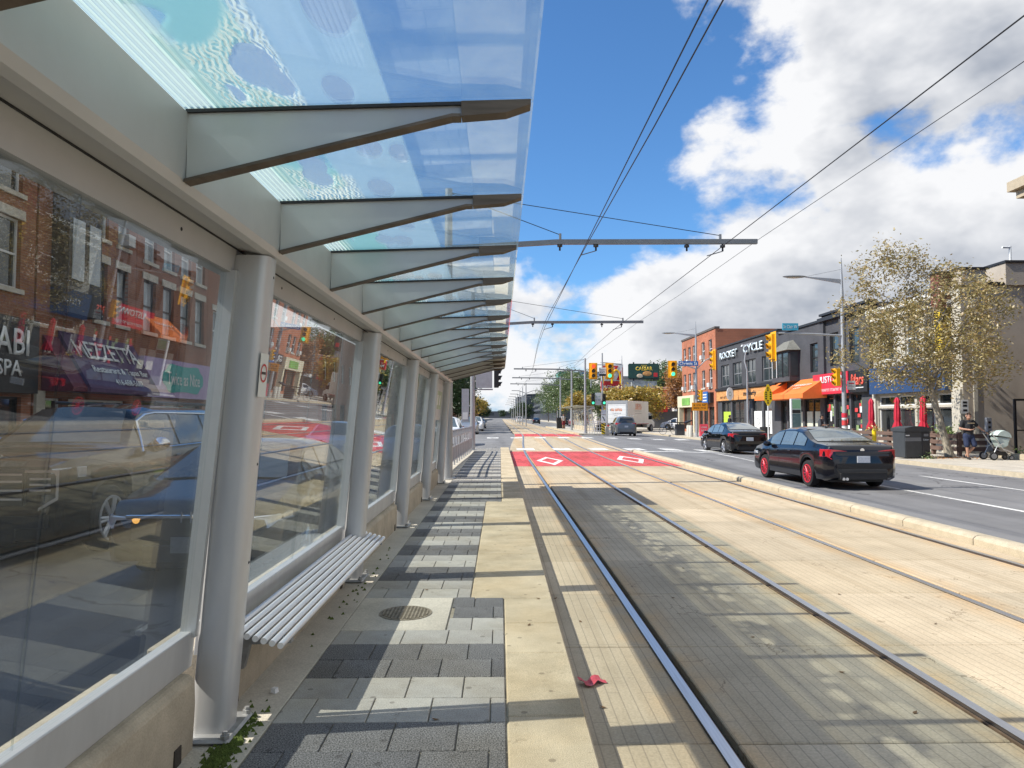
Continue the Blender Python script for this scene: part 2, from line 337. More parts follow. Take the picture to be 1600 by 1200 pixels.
STRIPS = [(.41, 1.03), (1.145, 2.48), (2.595, 3.985), (4.10, 5.43), (5.545, 5.80)]
def ribbon(x0, x1, y0, y1, z0, z1, step=2.):
    g = G(); n = max(1, int((y1 - y0) / step)); vs = []
    for i in range(n + 1):
        y = lerp(y0, y1, i / n); d = shift(y); vs += [(x0 + d, y, z0), (x1 + d, y, z0), (x1 + d, y, z1), (x0 + d, y, z1)]
    fs = [(4 * i + a, 4 * i + (a + 1) % 4, 4 * i + 4 + (a + 1) % 4, 4 * i + 4 + a) for i in range(n) for a in range(4)] + [(0, 1, 2, 3), (4 * n + 3, 4 * n + 2, 4 * n + 1, 4 * n)]
    return g.add(vs, fs)
bed = struct(ribbon(.40, 5.82, -6, 420, -.30, -.055, 3).build('trackbed', dark))
SLAB = 1.44; Y0 = 3.47 - 5 * SLAB
for j in range(20):
    y0 = Y0 + j * SLAB
    for i, (a, b) in enumerate(STRIPS):
        z = random.uniform(-.0025, .0015)
        G().box(a, b, y0 + .006, y0 + SLAB - .006, -.06, z).build('concrete_slab', beds[(i * 7 + j * 5 + (j // 3)) % 3], bed, bevel=.006)
yE = Y0 + 20 * SLAB
for i, (a, b) in enumerate(STRIPS): ribbon(a, b, yE + .006, 420, -.06, 0, 2).build('concrete_strip', beds[i % 3], bed)
steel = mat('rail_steel', (.62, .625, .64), .34, 1., var=.12, scale=3, streak=(30, .6, 1))
for x0, x1 in ((1.03, 1.095), (2.53, 2.595), (3.985, 4.05), (5.48, 5.545)):
    r = ribbon(x0 + .002, x1 - .002, -6, 420, -.056, .007, 2).build('rail', steel); struct(r)
rubber = mat('rail_rust', (.17, .10, .055), .9, var=.35, scale=12)
for x0, x1 in ((1.097, 1.112), (2.512, 2.528), (4.052, 4.067), (5.462, 5.478)): ribbon(x0, x1, -6, 60, -.056, -.014, 2).build('rail_lip', rubber, bed)
# ---- red lane paint, diamonds, crossing bars
def paintmat(name, c, wear=.35):
    m = mat(name, c, .75, var=.1, scale=3, fine=.1, fscale=60); t = m.node_tree; b = t.nodes['Principled BSDF']
    n = N(t, 'ShaderNodeTexNoise'); n.inputs['Scale'].default_value = 9; n.inputs['Detail'].default_value = 9; n.inputs['Roughness'].default_value = .75
    tc_ = N(t, 'ShaderNodeTexCoord'); lk(t, tc_.outputs['Object'], n.inputs['Vector'])
    n7 = N(t, 'ShaderNodeTexNoise'); n7.inputs['Scale'].default_value = 1.0; n7.inputs['Detail'].default_value = 4; mp_ = N(t, 'ShaderNodeMapping'); mp_.inputs['Scale'].default_value = (2.2, .35, 1); lk(t, tc_.outputs['Object'], mp_.inputs[0]); lk(t, mp_.outputs[0], n7.inputs['Vector'])
    lk(t, ramp(t, math_(t, 'ADD', n.outputs['Fac'], math_(t, 'MULTIPLY', math_(t, 'SUBTRACT', n7.outputs['Fac'], .5), .7)), .44, .68, 1, 1 - wear), b.inputs['Alpha']); return m
redp = paintmat('red_lane_paint', (.60, .085, .085), .62); whitep = paintmat('white_road_paint', (.78, .77, .73), .55)
for y0, y1 in ((22.5, 32.0), (56.2, 64.5)):
    for a, b in STRIPS: ribbon(a + .01, b - .01, y0, y1, .001, .0045, 1).build('red_paint', redp, bed)
def diamond(cx, cy, hx, hy, w):
    g = G(); z = .0085; o = [(cx, cy - hy), (cx + hx, cy), (cx, cy + hy), (cx - hx, cy)]; k = 1 - w
    i_ = [(lerp(cx, x, k), lerp(cy, y, k)) for x, y in o]
    g.add([(x, y, z) for x, y in o + i_], [(a, (a + 1) % 4, 4 + (a + 1) % 4, 4 + a) for a in range(4)]); return g
diamond(1.78, 25.3, .48, 2.3, .36).build('diamond_marking', whitep, bed, recalc=False)
diamond(4.78, 26.0, .50, 2.3, .36).build('diamond_marking', whitep, bed, recalc=False)
cross = struct(G().box(-7.6, -6.8, 33.0, 35.2, -.145, -.140).build('crosswalk_bar', whitep))
def onroad(x0, x1, y0, y1, dz=.006):
    nx = max(1, int((x1 - x0) / .6)); ny = max(1, int((y1 - y0) / .8))
    inbed = lambda x, y: .40 + shift(y) - .02 <= x <= 5.81 + shift(y) + .02
    return grid([lerp(x0, x1, i / nx) for i in range(nx + 1)], [lerp(y0, y1, i / ny) for i in range(ny + 1)],
                lambda x, y: (.009 if inbed(x, y) else roadz(x, y) + dz))
for yy, l in ((33.2, 2.0), (51.6, 2.0)):
    x = -6.2
    while x < 14:
        if not any(abs(x + .45 - e - shift(yy)) < .75 for e in (.4, 5.8)) or True:
            struct(onroad(x, x + .85, yy, yy + l).build('crosswalk_bar', whitep, recalc=False))
        x += 1.75
struct(onroad(6.4, 14.4, 31.7, 32.15).build('stop_line', whitep, recalc=False))
struct(onroad(9.42, 9.54, 5, 31.2).build('lane_line', whitep, recalc=False))
struct(onroad(12.14, 12.26, 5, 20.5).build('lane_line', whitep, recalc=False))
for k in range(8): struct(onroad(10.3, 10.42, 68 + 9 * k, 71 + 9 * k).build('lane_line', whitep, recalc=False))
for k in range(9): struct(onroad(-4.78, -4.66, 62 + 9 * k, 65 + 9 * k).build('lane_line', whitep, recalc=False))
g = G(); zz = -.141
g.add([(7.75, 23.2, zz), (7.93, 23.2, zz), (7.93, 26.2, zz), (7.75, 26.2, zz)], [(0, 1, 2, 3)])
g.add([(7.35, 26.0, zz), (8.33, 26.0, zz), (7.84, 28.2, zz)], [(0, 1, 2)])
g.add([(7.75, 23.9, zz), (7.75, 24.5, zz), (7.1, 25.6, zz), (6.7, 25.9, zz), (6.9, 24.6, zz)], [(4, 0, 1, 2, 3)])
struct(g.build('turn_arrow', whitep, recalc=False))

# ---- kerbs and pavements
kerbc = mat('kerb_concrete', (.47, .40, .285), .85, var=.16, scale=5, bump=.4, bscale=90, fine=.14)
kerb = struct(G().box(5.85, 6.02, 2, 30.6, -.3, -.06).build('median_kerb', dark))
y = 2.6
while y < 30:
    l = 1.52
    prof = [(5.80, -.2), (5.80, .075), (5.83, .105), (5.88, .118), (6.0, .118), (6.05, .095), (6.075, .05), (6.085, -.2)]
    G().prism(prof, 'y', y + .008, y + l - .008).build('kerb_stone', kerbc, kerb, smooth=True); y += l
pave = mat('sidewalk_concrete', (.50, .455, .375), .9, var=.16, scale=1.6, bump=.3, bscale=80, fine=.12)
walkR = struct(G().box(14.68, 60, -40, 620, -.31, -.062).build('sidewalk_right', dark))
G().box(14.62, 14.80, -40.01, 620, -.3, -.012).build('kerb_edge', kerbc, walkR, bevel=.02)
for j in range(30):
    for i in range(3):
        G().box(14.81 + i * 1.74, 14.81 + i * 1.74 + 1.73, 13 + j * 1.6, 13 + j * 1.6 + 1.588, -.06, -.018 + random.uniform(-.002, .002)).build('pavement_slab', pave, walkR, bevel=.006)
G().box(14.81, 60, 61.01, 619, -.06, -.018).build('pavement', pave, walkR)
G().box(14.81, 60, -40, 12.99, -.06, -.018).build('pavement', pave, walkR)
G().box(20.04, 60, 13, 61, -.06, -.018).build('pavement', pave, walkR)
for nm, y0, y1 in (('sidewalk_left', -40, 36), ('sidewalk_left_far', 54, 620)):
    w = struct(G().box(-60, -8.08, y0, y1, -.31, -.062).build(nm, dark))
    G().box(-8.2, -8.02, y0 - .01, y1 + .01, -.3, -.012).build('kerb_edge', kerbc, w, bevel=.02)
    G().box(-60, -8.21, y0, y1, -.06, -.018).build('pavement', pave, w)

# ---- platform on which the camera stands
pconc = mat('platform_concrete', (.50, .46, .38), .88, var=.2, scale=1.7, bump=.35, bscale=90, fine=.12)
sand = mat('joint_sand', (.30, .265, .20), .95, var=.45, scale=6)
plat = struct(G().box(-1.72, .40, -6, 32.2, -.3, .139).build('platform', sand))
def paver(name, c, fine, fs=150, var=.22):
    m = mat(name, c, .8, var=var, scale=2.6, bump=.35, bscale=180, fine=fine, fscale=fs); t = m.node_tree; b = t.nodes['Principled BSDF']
    tc_ = N(t, 'ShaderNodeTexCoord'); gp = N(t, 'ShaderNodeNewGeometry')
    n = N(t, 'ShaderNodeTexNoise'); n.inputs['Scale'].default_value = 9; n.inputs['Detail'].default_value = 7; n.inputs['Roughness'].default_value = .7; lk(t, gp.outputs['Position'], n.inputs['Vector'])
    n6 = N(t, 'ShaderNodeTexNoise'); n6.inputs['Scale'].default_value = 1.6; n6.inputs['Detail'].default_value = 6; lk(t, gp.outputs['Position'], n6.inputs['Vector'])
    old = b.inputs['Base Color'].links[0].from_socket
    m1 = N(t, 'ShaderNodeMix', data_type='RGBA', blend_type='MULTIPLY'); lk(t, ramp(t, n.outputs['Fac'], .60, .70, 0, .55), m1.inputs[0]); lk(t, old, m1.inputs[6]); m1.inputs[7].default_value = (.45, .42, .38, 1)
    m2 = N(t, 'ShaderNodeMix', data_type='RGBA', blend_type='MULTIPLY'); lk(t, ramp(t, n6.outputs['Fac'], .42, .68, 0, .6), m2.inputs[0]); lk(t, m1.outputs[2], m2.inputs[6]); m2.inputs[7].default_value = (.80, .74, .64, 1)
    vg = N(t, 'ShaderNodeTexVoronoi', feature='F1'); vg.inputs['Scale'].default_value = 7; lk(t, gp.outputs['Position'], vg.inputs['Vector'])
    m5 = N(t, 'ShaderNodeMix', data_type='RGBA', blend_type='MULTIPLY'); lk(t, ramp(t, vg.outputs['Distance'], .10, .13, .7, 0), m5.inputs[0]); lk(t, m2.outputs[2], m5.inputs[6]); m5.inputs[7].default_value = (.45, .43, .42, 1)
    lk(t, m5.outputs[2], b.inputs['Base Color']); return m
darkp = [paver('dark_granite_a', (.142, .140, .138), .85), paver('dark_granite_b', (.168, .165, .160), .85), paver('dark_granite_c', (.118, .117, .118), .85)]
lightp = [paver('pale_paver_a', (.40, .385, .345), .2), paver('pale_paver_b', (.43, .415, .37), .2), paver('pale_paver_c', (.37, .355, .32), .22)]
edgep = [paver('edge_slab_a', (.51, .425, .285), .2, 200), paver('edge_slab_b', (.535, .445, .30), .2, 200)]
ROW = .285; XL = -1.06
tiles = 0; rest = [G(), G()]
cache = {}
k = -9
while True:
    y0 = 3.95 + k * ROW
    if y0 > 32: break
    dk = ((k // 2) % 2 == 0)
    xr = -.23 if 5.63 <= y0 + .1 < 12 else .03
    x = XL - (.0 if k % 2 else .145); tilew = .29
    while x < xr - .03:
        a, b = max(x, -.356 if 4.78 < y0 + .14 < 5.64 else XL), min(x + tilew, xr)
        if b - a > .04:
            if tiles < 298 and y0 > 1.0:
                m = random.choice(darkp if dk else lightp); key = (round(b - a, 3), m.name)
                if key not in cache: cache[key] = G().box(.003, b - a - .003, .003, ROW - .003, -.05, 0).mesh('paver', m, bevel=.003)
                link('paver', cache[key], plat, (a, y0, .15 + random.uniform(-.002, .0015))); tiles += 1
            else: rest[0 if dk else 1].box(a + .003, b - .003, y0 + .003, y0 + ROW - .003, .10, .149)
        x += tilew
    k += 1
for gg, m in zip(rest, (darkp[0], lightp[0])): tag(gg.build('pavers_far', m, plat), kind='stuff')
G().box(XL, -.362, 4.81, 5.656, .05, .149).build('service_slab', pconc, plat, bevel=.004)
G().box(-1.71, XL - .006, -6, 32, .05, .147).build('back_strip', pconc, plat, bevel=.004)
y = -2.
jj = 0
while y < 32:
    l = random.choice((.62, .9, 1.2)) if y < 12 else 1.5
    if y < 5.63 < y + l: l = 5.63 - y
    if y < 12 < y + l: l = 12 - y
    x0 = -.224 if 5.62 <= y < 11.99 else .036
    G().box(x0, .41, y + .004, y + l - .004, -.05, .15 + random.uniform(-.001, .0015)).build('edge_slab', edgep[jj % 2], plat, bevel=.008); y += l; jj += 1
mh = mat('cast_iron', (.25, .215, .16), .8, .2, var=.3, scale=20)
man = thing('manhole_cover', 'round rusty iron manhole cover in the concrete slab beside the bench', 'manhole cover', (-.68, 5.22, .149))
G().lathe([(.0, 0), (.185, 0), (.19, .004), (.0, .004)], 28, close=False).build('cover', mh, man, smooth=True)
g = G()
for i in range(-6, 7):
    h = math.sqrt(max(0, .17 ** 2 - (i * .026) ** 2))
    if h > .02: g.box(i * .026 - .005, i * .026 + .005, -h, h, .0035, .009); g.box(-h, h, i * .026 - .005, i * .026 + .005, .0035, .0085)
g.build('tread', mh, man)
moss = mat('moss', (.085, .12, .02), .95, var=.45, scale=30, bump=.8, bscale=160)
g = G(); random.seed(3)
for yc, n in ((2.95, 330), (3.15, 260), (6.4, 30)):
    for _ in range(n):
        x = -1.165 + random.gauss(0, .03); yy = yc + random.gauss(0, .17 if n > 100 else .8); s = random.uniform(.006, .017)
        g.add([(x - s, yy - s, .147), (x + s, yy - s * .6, .148), (x, yy + s, .149), (x + random.uniform(-.004, .004), yy, .152 + s * .9)], [(0, 1, 3), (1, 2, 3), (2, 0, 3)])
tag(g.build('moss', moss), 'green moss growing along the paving joint by the shelter base', 'moss', kind='stuff')
# ================================================================== SHELTER
alu = mat('shelter_paint', (.56, .56, .555), .38, .3, var=.08, scale=5, bump=.03, bscale=30, streak=(1, 1, .3))
aluw = mat('beam_paint', (.50, .50, .495), .45, .2, var=.05, scale=2.4, bump=.03, bscale=30)
channel = mat('glazing_channel', (.62, .63, .62), .35, .5, var=.05)
brown = mat('weathered_flange', (.125, .098, .075), .75, .1, var=.3, scale=3, streak=(1, 1, 14))
gasket = mat('black_gasket', (.018, .018, .02), .6, var=.1)
plinc = mat('plinth_concrete', (.47, .405, .305), .9, var=.2, scale=3.5, bump=.25, bscale=110, fine=.07, fscale=130)
galv = mat('galvanised', (.36, .365, .36), .55, .6, var=.25, scale=9)
wallglass = glassmat('wall_glass', (.86, .885, .88), .002, .05, (.6, .64, .62), .80)
sh = wthing('transit_shelter', 'long grey steel and glass streetcar shelter with cantilevered glass canopy', 'shelter', (-1.3, 6.3, .147))
def gx(z): return -1.385 + .093 * (z - .6)          # the glass leans
def px_(z): return -1.295 + .070 * (z - .15)        # so do the posts, a little less
POSTS = [-2.7, .3, 3.3, 6.3, 9.3, 12.3, 15.3]
def lean(g, x0, x1, y0, y1, z0, z1):
    """upright block that leans with the glass; x relative to the glass plane"""
    return g.add([(gx(z) + x, y, z) for z in (z0, z1) for y in (y0, y1) for x in (x0, x1)],
                 [(0, 2, 3, 1), (4, 5, 7, 6), (0, 1, 5, 4), (2, 6, 7, 3), (0, 4, 6, 2), (1, 3, 7, 5)])
for yp in POSTS[:]:
    g = G(); n = 20; vs = []
    for z in (.172, 2.305):
        w = lerp(.088, .090, (z - .17) / 2.1); d = .082
        for kx in range(n):
            t = 2 * math.pi * kx / n; cx, sy_ = math.cos(t), math.sin(t)
            vs.append((px_(z) + math.copysign(abs(cx) ** .55, cx) * w, yp + math.copysign(abs(sy_) ** .55, sy_) * d, z))
    g.add(vs, [(i, (i + 1) % n, n + (i + 1) % n, n + i) for i in range(n)] + [tuple(range(n))[::-1], tuple(range(n, 2 * n))])
    p = g.build('post', alu, sh, smooth=True, sharp=50)
    for s in (-1, 1): lean(G(), -.022, .045, yp + s * .080 - (.03 if s < 0 else 0), yp + s * .080 + (.03 if s > 0 else 0), .60, 2.23).build('glazing_channel', channel, p)
    b = G().box(-1.46, -1.17, yp - .15, yp + .17, .150, .172).build('base_plate', galv, sh, bevel=.012)
    for bx, by in ((-1.195, -.125), (-1.195, .145), (-1.40, -.12)):
        G().cyl((bx, yp + by, .17), (bx, yp + by, .20), .012, n=8).cyl((bx, yp + by, .172), (bx, yp + by, .187), .021, n=6).build('bolt', galv, b)
G().prism([(-1.52, 2.336), (-1.20, 2.336), (-1.08, 2.308), (-1.052, 2.318), (-1.036, 2.345), (-1.03, 2.572), (-1.52, 2.572)], 'y', -4, 15.75).build('roof_beam', aluw, sh, smooth=True, sharp=28)
G().prism([(gx(2.22) - .02, 2.222), (gx(2.22) + .022, 2.222), (gx(2.33) + .022, 2.329), (gx(2.33) - .02, 2.329)], 'y', -4, 15.6).build('header', aluw, sh)
G().prism([(gx(2.33) - .02, 2.3295), (gx(2.33) + .026, 2.3295), (gx(2.33) + .026, 2.3355), (gx(2.33) - .02, 2.3355)], 'y', -4, 15.6).build('header_gap', gasket, sh)
SEAMS = {0: [-1.7, -.7], 1: [1.15, 2.08], 2: [3.92, 4.8, 5.6], 3: [7.1, 8.1], 4: [10.1, 11.1], 5: [13.3, 14.3]}
for i, (a, b) in enumerate(zip(POSTS, POSTS[1:])):
    a2, b2 = a + .10, b - .10
    lean(G(), -.024, .03, a + .07, b - .07, .463, .625).build('bottom_rail', alu, sh, bevel=.004)
    g = G().prism([(-1.68, .10), (-1.68, .465), (-1.34, .465), (-1.312, .44), (-1.308, .34), (-1.318, .10)], 'y', a + .16, b - .16)
    pl = g.build('plinth', plinc, sh, bevel=.008)
    for yy in (a + .32, b - .32): G().box(-1.34, -1.3085, yy - .03, yy + .03, .14, .22).build('weep_slot', dark, pl)
    seams = [a2] + SEAMS[i] + [b2]
    z0, z1 = .624, 2.224
    for u, v in zip(seams, seams[1:]):
        top = 1.50 if i == 5 else z1
        lean(G(), -.006, .006, u + .003, v - .003, z0, top).build('glass_pane', wallglass, sh)
# last bay: solid sign panels above the glass
signw = mat('enamel_white', (.70, .72, .68), .4, var=.05)
pn = lean(G(), -.03, .03, 12.38, 15.22, 1.5, 2.224).build('map_panel', alu, sh)
lean(G(), .031, .036, 13.2, 14.9, 1.72, 2.08).build('map_sheet', mat('map_sheet', (.42, .50, .34), .5, var=.35, scale=9), pn)
for yy in (13.5, 14.0, 14.5): lean(G(), .037, .039, yy - .12, yy + .14, 1.8, 2.0).build('map_print', signw, pn)
lean(G(), -.02, .02, 13.4, 13.5, .6, 1.5).build('panel_stile', alu, sh)

# ---- canopy: glass sheets on tapering ribs
def roofmat():
    m = glassmat('canopy_glass', (.88, .95, .98), .11, .05, (.62, .78, .86), 1.0); t = m.node_tree
    o = [n for n in t.nodes if n.type == 'OUTPUT_MATERIAL'][0]; base = o.inputs[0].links[0].from_socket
    tc_ = N(t, 'ShaderNodeTexCoord'); s = N(t, 'ShaderNodeSeparateXYZ'); lk(t, tc_.outputs['Object'], s.inputs[0]); X, Y = s.outputs[0], s.outputs[1]
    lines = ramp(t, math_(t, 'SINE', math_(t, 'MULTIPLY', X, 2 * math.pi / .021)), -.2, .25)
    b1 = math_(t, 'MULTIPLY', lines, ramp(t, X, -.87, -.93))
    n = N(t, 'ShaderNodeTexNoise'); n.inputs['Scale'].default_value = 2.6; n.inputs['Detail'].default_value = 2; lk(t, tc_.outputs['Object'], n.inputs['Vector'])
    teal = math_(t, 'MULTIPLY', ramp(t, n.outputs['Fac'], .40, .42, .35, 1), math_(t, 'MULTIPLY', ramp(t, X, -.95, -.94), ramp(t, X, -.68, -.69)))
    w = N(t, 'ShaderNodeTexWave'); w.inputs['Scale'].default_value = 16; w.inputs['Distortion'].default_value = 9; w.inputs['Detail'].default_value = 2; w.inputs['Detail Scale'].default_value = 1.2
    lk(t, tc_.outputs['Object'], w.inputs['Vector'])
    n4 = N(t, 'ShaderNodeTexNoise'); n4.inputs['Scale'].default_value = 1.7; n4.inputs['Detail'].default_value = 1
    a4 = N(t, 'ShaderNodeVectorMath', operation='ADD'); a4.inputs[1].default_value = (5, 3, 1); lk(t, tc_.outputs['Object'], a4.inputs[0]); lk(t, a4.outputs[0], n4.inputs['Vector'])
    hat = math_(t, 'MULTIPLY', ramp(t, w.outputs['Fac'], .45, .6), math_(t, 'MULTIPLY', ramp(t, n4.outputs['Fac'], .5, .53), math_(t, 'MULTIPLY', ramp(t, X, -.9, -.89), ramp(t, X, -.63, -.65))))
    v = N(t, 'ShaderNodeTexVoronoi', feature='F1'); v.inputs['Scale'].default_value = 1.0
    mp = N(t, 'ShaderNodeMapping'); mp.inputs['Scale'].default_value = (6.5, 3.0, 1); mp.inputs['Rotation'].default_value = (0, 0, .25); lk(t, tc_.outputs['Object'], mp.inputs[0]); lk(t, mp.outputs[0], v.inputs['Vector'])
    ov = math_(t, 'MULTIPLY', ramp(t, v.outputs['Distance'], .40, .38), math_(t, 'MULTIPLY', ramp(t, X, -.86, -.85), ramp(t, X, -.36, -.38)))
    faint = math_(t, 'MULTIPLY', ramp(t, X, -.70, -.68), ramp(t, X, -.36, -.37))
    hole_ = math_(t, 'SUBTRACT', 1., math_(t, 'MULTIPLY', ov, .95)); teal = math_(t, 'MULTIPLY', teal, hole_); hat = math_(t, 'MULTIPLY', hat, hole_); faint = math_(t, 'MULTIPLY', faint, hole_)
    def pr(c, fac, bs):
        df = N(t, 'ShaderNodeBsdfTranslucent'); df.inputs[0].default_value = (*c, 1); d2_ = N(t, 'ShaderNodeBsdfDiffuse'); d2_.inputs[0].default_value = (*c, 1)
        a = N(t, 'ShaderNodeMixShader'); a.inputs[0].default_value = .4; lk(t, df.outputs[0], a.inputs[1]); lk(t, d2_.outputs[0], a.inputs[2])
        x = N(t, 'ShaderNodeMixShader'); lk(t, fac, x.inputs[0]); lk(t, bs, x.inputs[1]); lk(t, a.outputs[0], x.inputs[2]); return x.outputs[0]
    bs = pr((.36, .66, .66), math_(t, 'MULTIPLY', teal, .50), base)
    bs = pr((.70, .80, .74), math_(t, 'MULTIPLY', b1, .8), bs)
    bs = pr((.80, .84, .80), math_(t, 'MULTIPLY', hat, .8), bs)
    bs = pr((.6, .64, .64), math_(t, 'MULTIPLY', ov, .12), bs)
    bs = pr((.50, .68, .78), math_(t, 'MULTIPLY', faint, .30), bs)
    lk(t, bs, o.inputs[0]); return m
roofm = roofmat(); roofsolid = mat('canopy_solid', (.42, .40, .34), .6, var=.08)
def rz_(x): return 2.584 + (x + 1.03) * .036
RIBS = [-3.67 + i for i in range(20)]
for i, yr in enumerate(RIBS):
    pts = [(-1.032, 2.345), (-1.032, 2.572), (-.115, rz_(-.115) - .012), (-.115, 2.573)]
    r = G().prism(pts, 'y', yr - .011, yr + .011).build('rib', mat('fin_paint', (.60, .60, .585), .45, .15, var=.08, scale=1.5), sh)
    G().prism([(-1.034, 2.337), (-1.034, 2.347), (-.16, 2.571), (-.13, 2.571), (-.13, 2.561), (-.16, 2.560)], 'y', yr - .026, yr + .026).build('flange', brown, r)
    G().prism([(-1.034, rz_(-1.03) - .014), (-1.034, rz_(-1.03) - .003), (-.11, rz_(-.11) - .003), (-.11, rz_(-.11) - .014)], 'y', yr - .022, yr + .022).build('gasket', gasket, r)
    G().prism([(-.128, 2.562), (-.128, rz_(-.128) - .004), (.102, rz_(.102) - .004), (.102, 2.604), (.02, 2.575)], 'y', yr - .028, yr + .028).build('nose', brown, r)
    if i + 1 < len(RIBS):
        y1 = RIBS[i + 1]
        solid = yr > 12
        g = G(); t_ = .012; a, b = -1.5, .112
        g.add([(x, y, rz_(x) + dz) for dz in (0, t_) for y in (yr + .004, y1 - .004) for x in (a, b)], [(0, 2, 3, 1), (4, 5, 7, 6), (0, 1, 5, 4), (2, 6, 7, 3), (0, 4, 6, 2), (1, 3, 7, 5)])
        if solid: g.build('roof_panel', roofsolid, sh)
        else: g.build('roof_pane', roofm, sh)
for i in range(26):
    y = .2 + i * .62
    if i % 2 == 0: G().ball((gx(2.28) + .022, y, 2.28), (.004, .008, .008), 8, 5).build('rivet', gasket, sh)
for yp in POSTS[1:]:
    for z in (.9, 1.35, 2.22): G().ball((px_(z) + .088, yp + .02, z), (.004, .007, .007), 8, 5).build('bolt_hole', gasket, sh)
# ---- bench
satin = mat('bench_aluminium', (.74, .75, .76), .36, .45, var=.06, streak=(20, .5, 20))
be = wthing('bench', 'slatted bench of seven silver tubes along the shelter plinth', 'bench', (-1.15, 5, .15))
for i in range(7):
    x = -1.290 + i * .040; z = .540 - .011 * i
    G().cyl((x, 3.47, z), (x, 6.50, z), .0155, n=12).build('tube', satin, be, smooth=True, sharp=50)
for yy in (3.62, 4.98, 6.32):
    G().prism([(-1.32, .32), (-1.32, .53), (-1.035, .462), (-1.035, .446), (-1.24, .44), (-1.27, .32)], 'y', yy - .02, yy + .02).build('bracket', galv, be)
# ---- small things on and about the platform
ns = wthing('no_smoking_sticker', 'square white no smoking sticker on a shelter post', 'sticker', (-1.15, 3.32, 1.75))
z0, z1 = 1.66, 1.86
g = G(); g.add([(px_(z) + .0905, y, z) for z in (z0, z1) for y in (3.235, 3.345)], [(0, 1, 3, 2)]); g.build('sheet', signw, ns)
rp = mat('sign_red', (.55, .03, .035), .5, var=.05); blk = mat('black_print', (.012, .012, .013), .5, var=0)
vs = []; n = 24
for r_ in (.034, .043):
    for k in range(n):
        t = 2 * math.pi * k / n; z = 1.77 + r_ * math.sin(t); vs.append((px_(z) + .0925, 3.29 + r_ * math.cos(t), z))
G().add(vs, [(k, (k + 1) % n, n + (k + 1) % n, n + k) for k in range(n)]).build('ring', rp, ns)
G().add([(px_(1.765) + .092, 3.262, 1.764), (px_(1.765) + .092, 3.318, 1.764), (px_(1.775) + .092, 3.318, 1.776), (px_(1.775) + .092, 3.262, 1.776)], [(0, 1, 2, 3)]).build('cigarette', blk, ns)
cup = G().lathe([(.0, 0), (.021, 0), (.018, .024), (.0, .024)], 4, (0, 0, 0), close=False).build('creamer_cup', mat('white_plastic', (.78, .78, .76), .4, var=.03), None, bevel=.002, loc=(-1.16, 3.75, .149), rz=.4)
tag(cup, 'small white plastic creamer cup lying by the plinth under the bench', 'cup')
g = G(); random.seed(5); n = 9
vs = []
for j in range(5):
    for i in range(n):
        u, v_ = i / (n - 1) - .5, j / 4 - .5
        vs.append((u * .15, v_ * .09 + .012 * math.sin(u * 7), .012 + .016 * math.sin(u * 7 + v_ * 4) * math.cos(v_ * 5) + .03 * max(0, -u - .1) + random.uniform(0, .004)))
g.add(vs, [(j * n + i, j * n + i + 1, (j + 1) * n + i + 1, (j + 1) * n + i) for j in range(4) for i in range(n - 1)])
pap = g.build('crumpled_wrapper', mat('red_wrapper', (.50, .07, .09), .5, var=.3, scale=25), None, loc=(.545, 4.25, .0), rz=.5, smooth=True, recalc=False)
tag(pap, 'crumpled red food wrapper on the trackbed below the platform edge', 'wrapper')
lf = mat('dry_leaf', (.16, .09, .04), .9, var=.3); random.seed(11)
me = G().add([(-.02, 0, .004), (0, -.011, .001), (.022, 0, .009), (0, .012, .003)], [(0, 1, 2), (0, 2, 3)]).mesh('fallen_leaf', lf, recalc=False)
for x, y in ((.56, 3.9), (1.8, 5.1), (2.1, 4.4), (1.5, 6.2), (-.3, 3.4), (-.6, 5.9), (.2, 4.9), (.3, 5.6), (3.3, 5.4), (3.0, 6.3), (2.2, 3.8), (.62, 5.5), (.48, 6.2), (1.9, 7.4)):
    o = link('fallen_leaf', me, None, (x, y, .151 if x < .4 else .001), random.uniform(0, 6)); tag(o, 'small brown dry leaf lying on the pale paving', 'leaf', 'fallen leaves on the paving')
# ---- railing at the end of the platform
rl = wthing('platform_railing', 'curved silver railing with solid lower panels at the end of the platform', 'railing', (-1.2, 24, .147))
railm = mat('railing_grey', (.50, .51, .53), .45, .5, var=.08); panelm = mat('railing_panel', (.25, .265, .31), .5, .2, var=.06)
def rx(y): return -1.38 + .22 * sstep(18, 30, y)
yy = [16.6 + i * .9 for i in range(15)]
for h in (.55, .84, 1.02): G().tube([(rx(y), y, .15 + h) for y in yy], .022, 8).build('rail_bar', railm, rl, smooth=True)
G().tube([(rx(y), y, .15 + .14) for y in yy], .022, 8).build('rail_bar', railm, rl, smooth=True)
for i, y in enumerate(yy):
    G().cyl((rx(y), y, .15), (rx(y), y, 1.17), .026, n=8).build('baluster', railm, rl, smooth=True)
    if i + 1 < len(yy):
        y2 = yy[i + 1]; d = (rx(y2) - rx(y)) / .9
        G().add([(rx(y) + x + d * s_, y + s_, z) for z in (.31, .68) for s_ in (.06, .84) for x in (-.008, .008)], [(0, 2, 3, 1), (4, 5, 7, 6), (0, 1, 5, 4), (2, 6, 7, 3), (0, 4, 6, 2), (1, 3, 7, 5)]).build('panel', panelm, rl)
        for q in (.2, .45, .7): G().box(rx(y) + d * q - .03, rx(y) + d * q + .03, y + q - .012, y + q + .012, .99, 1.17 - .0).build('picket', railm, rl)
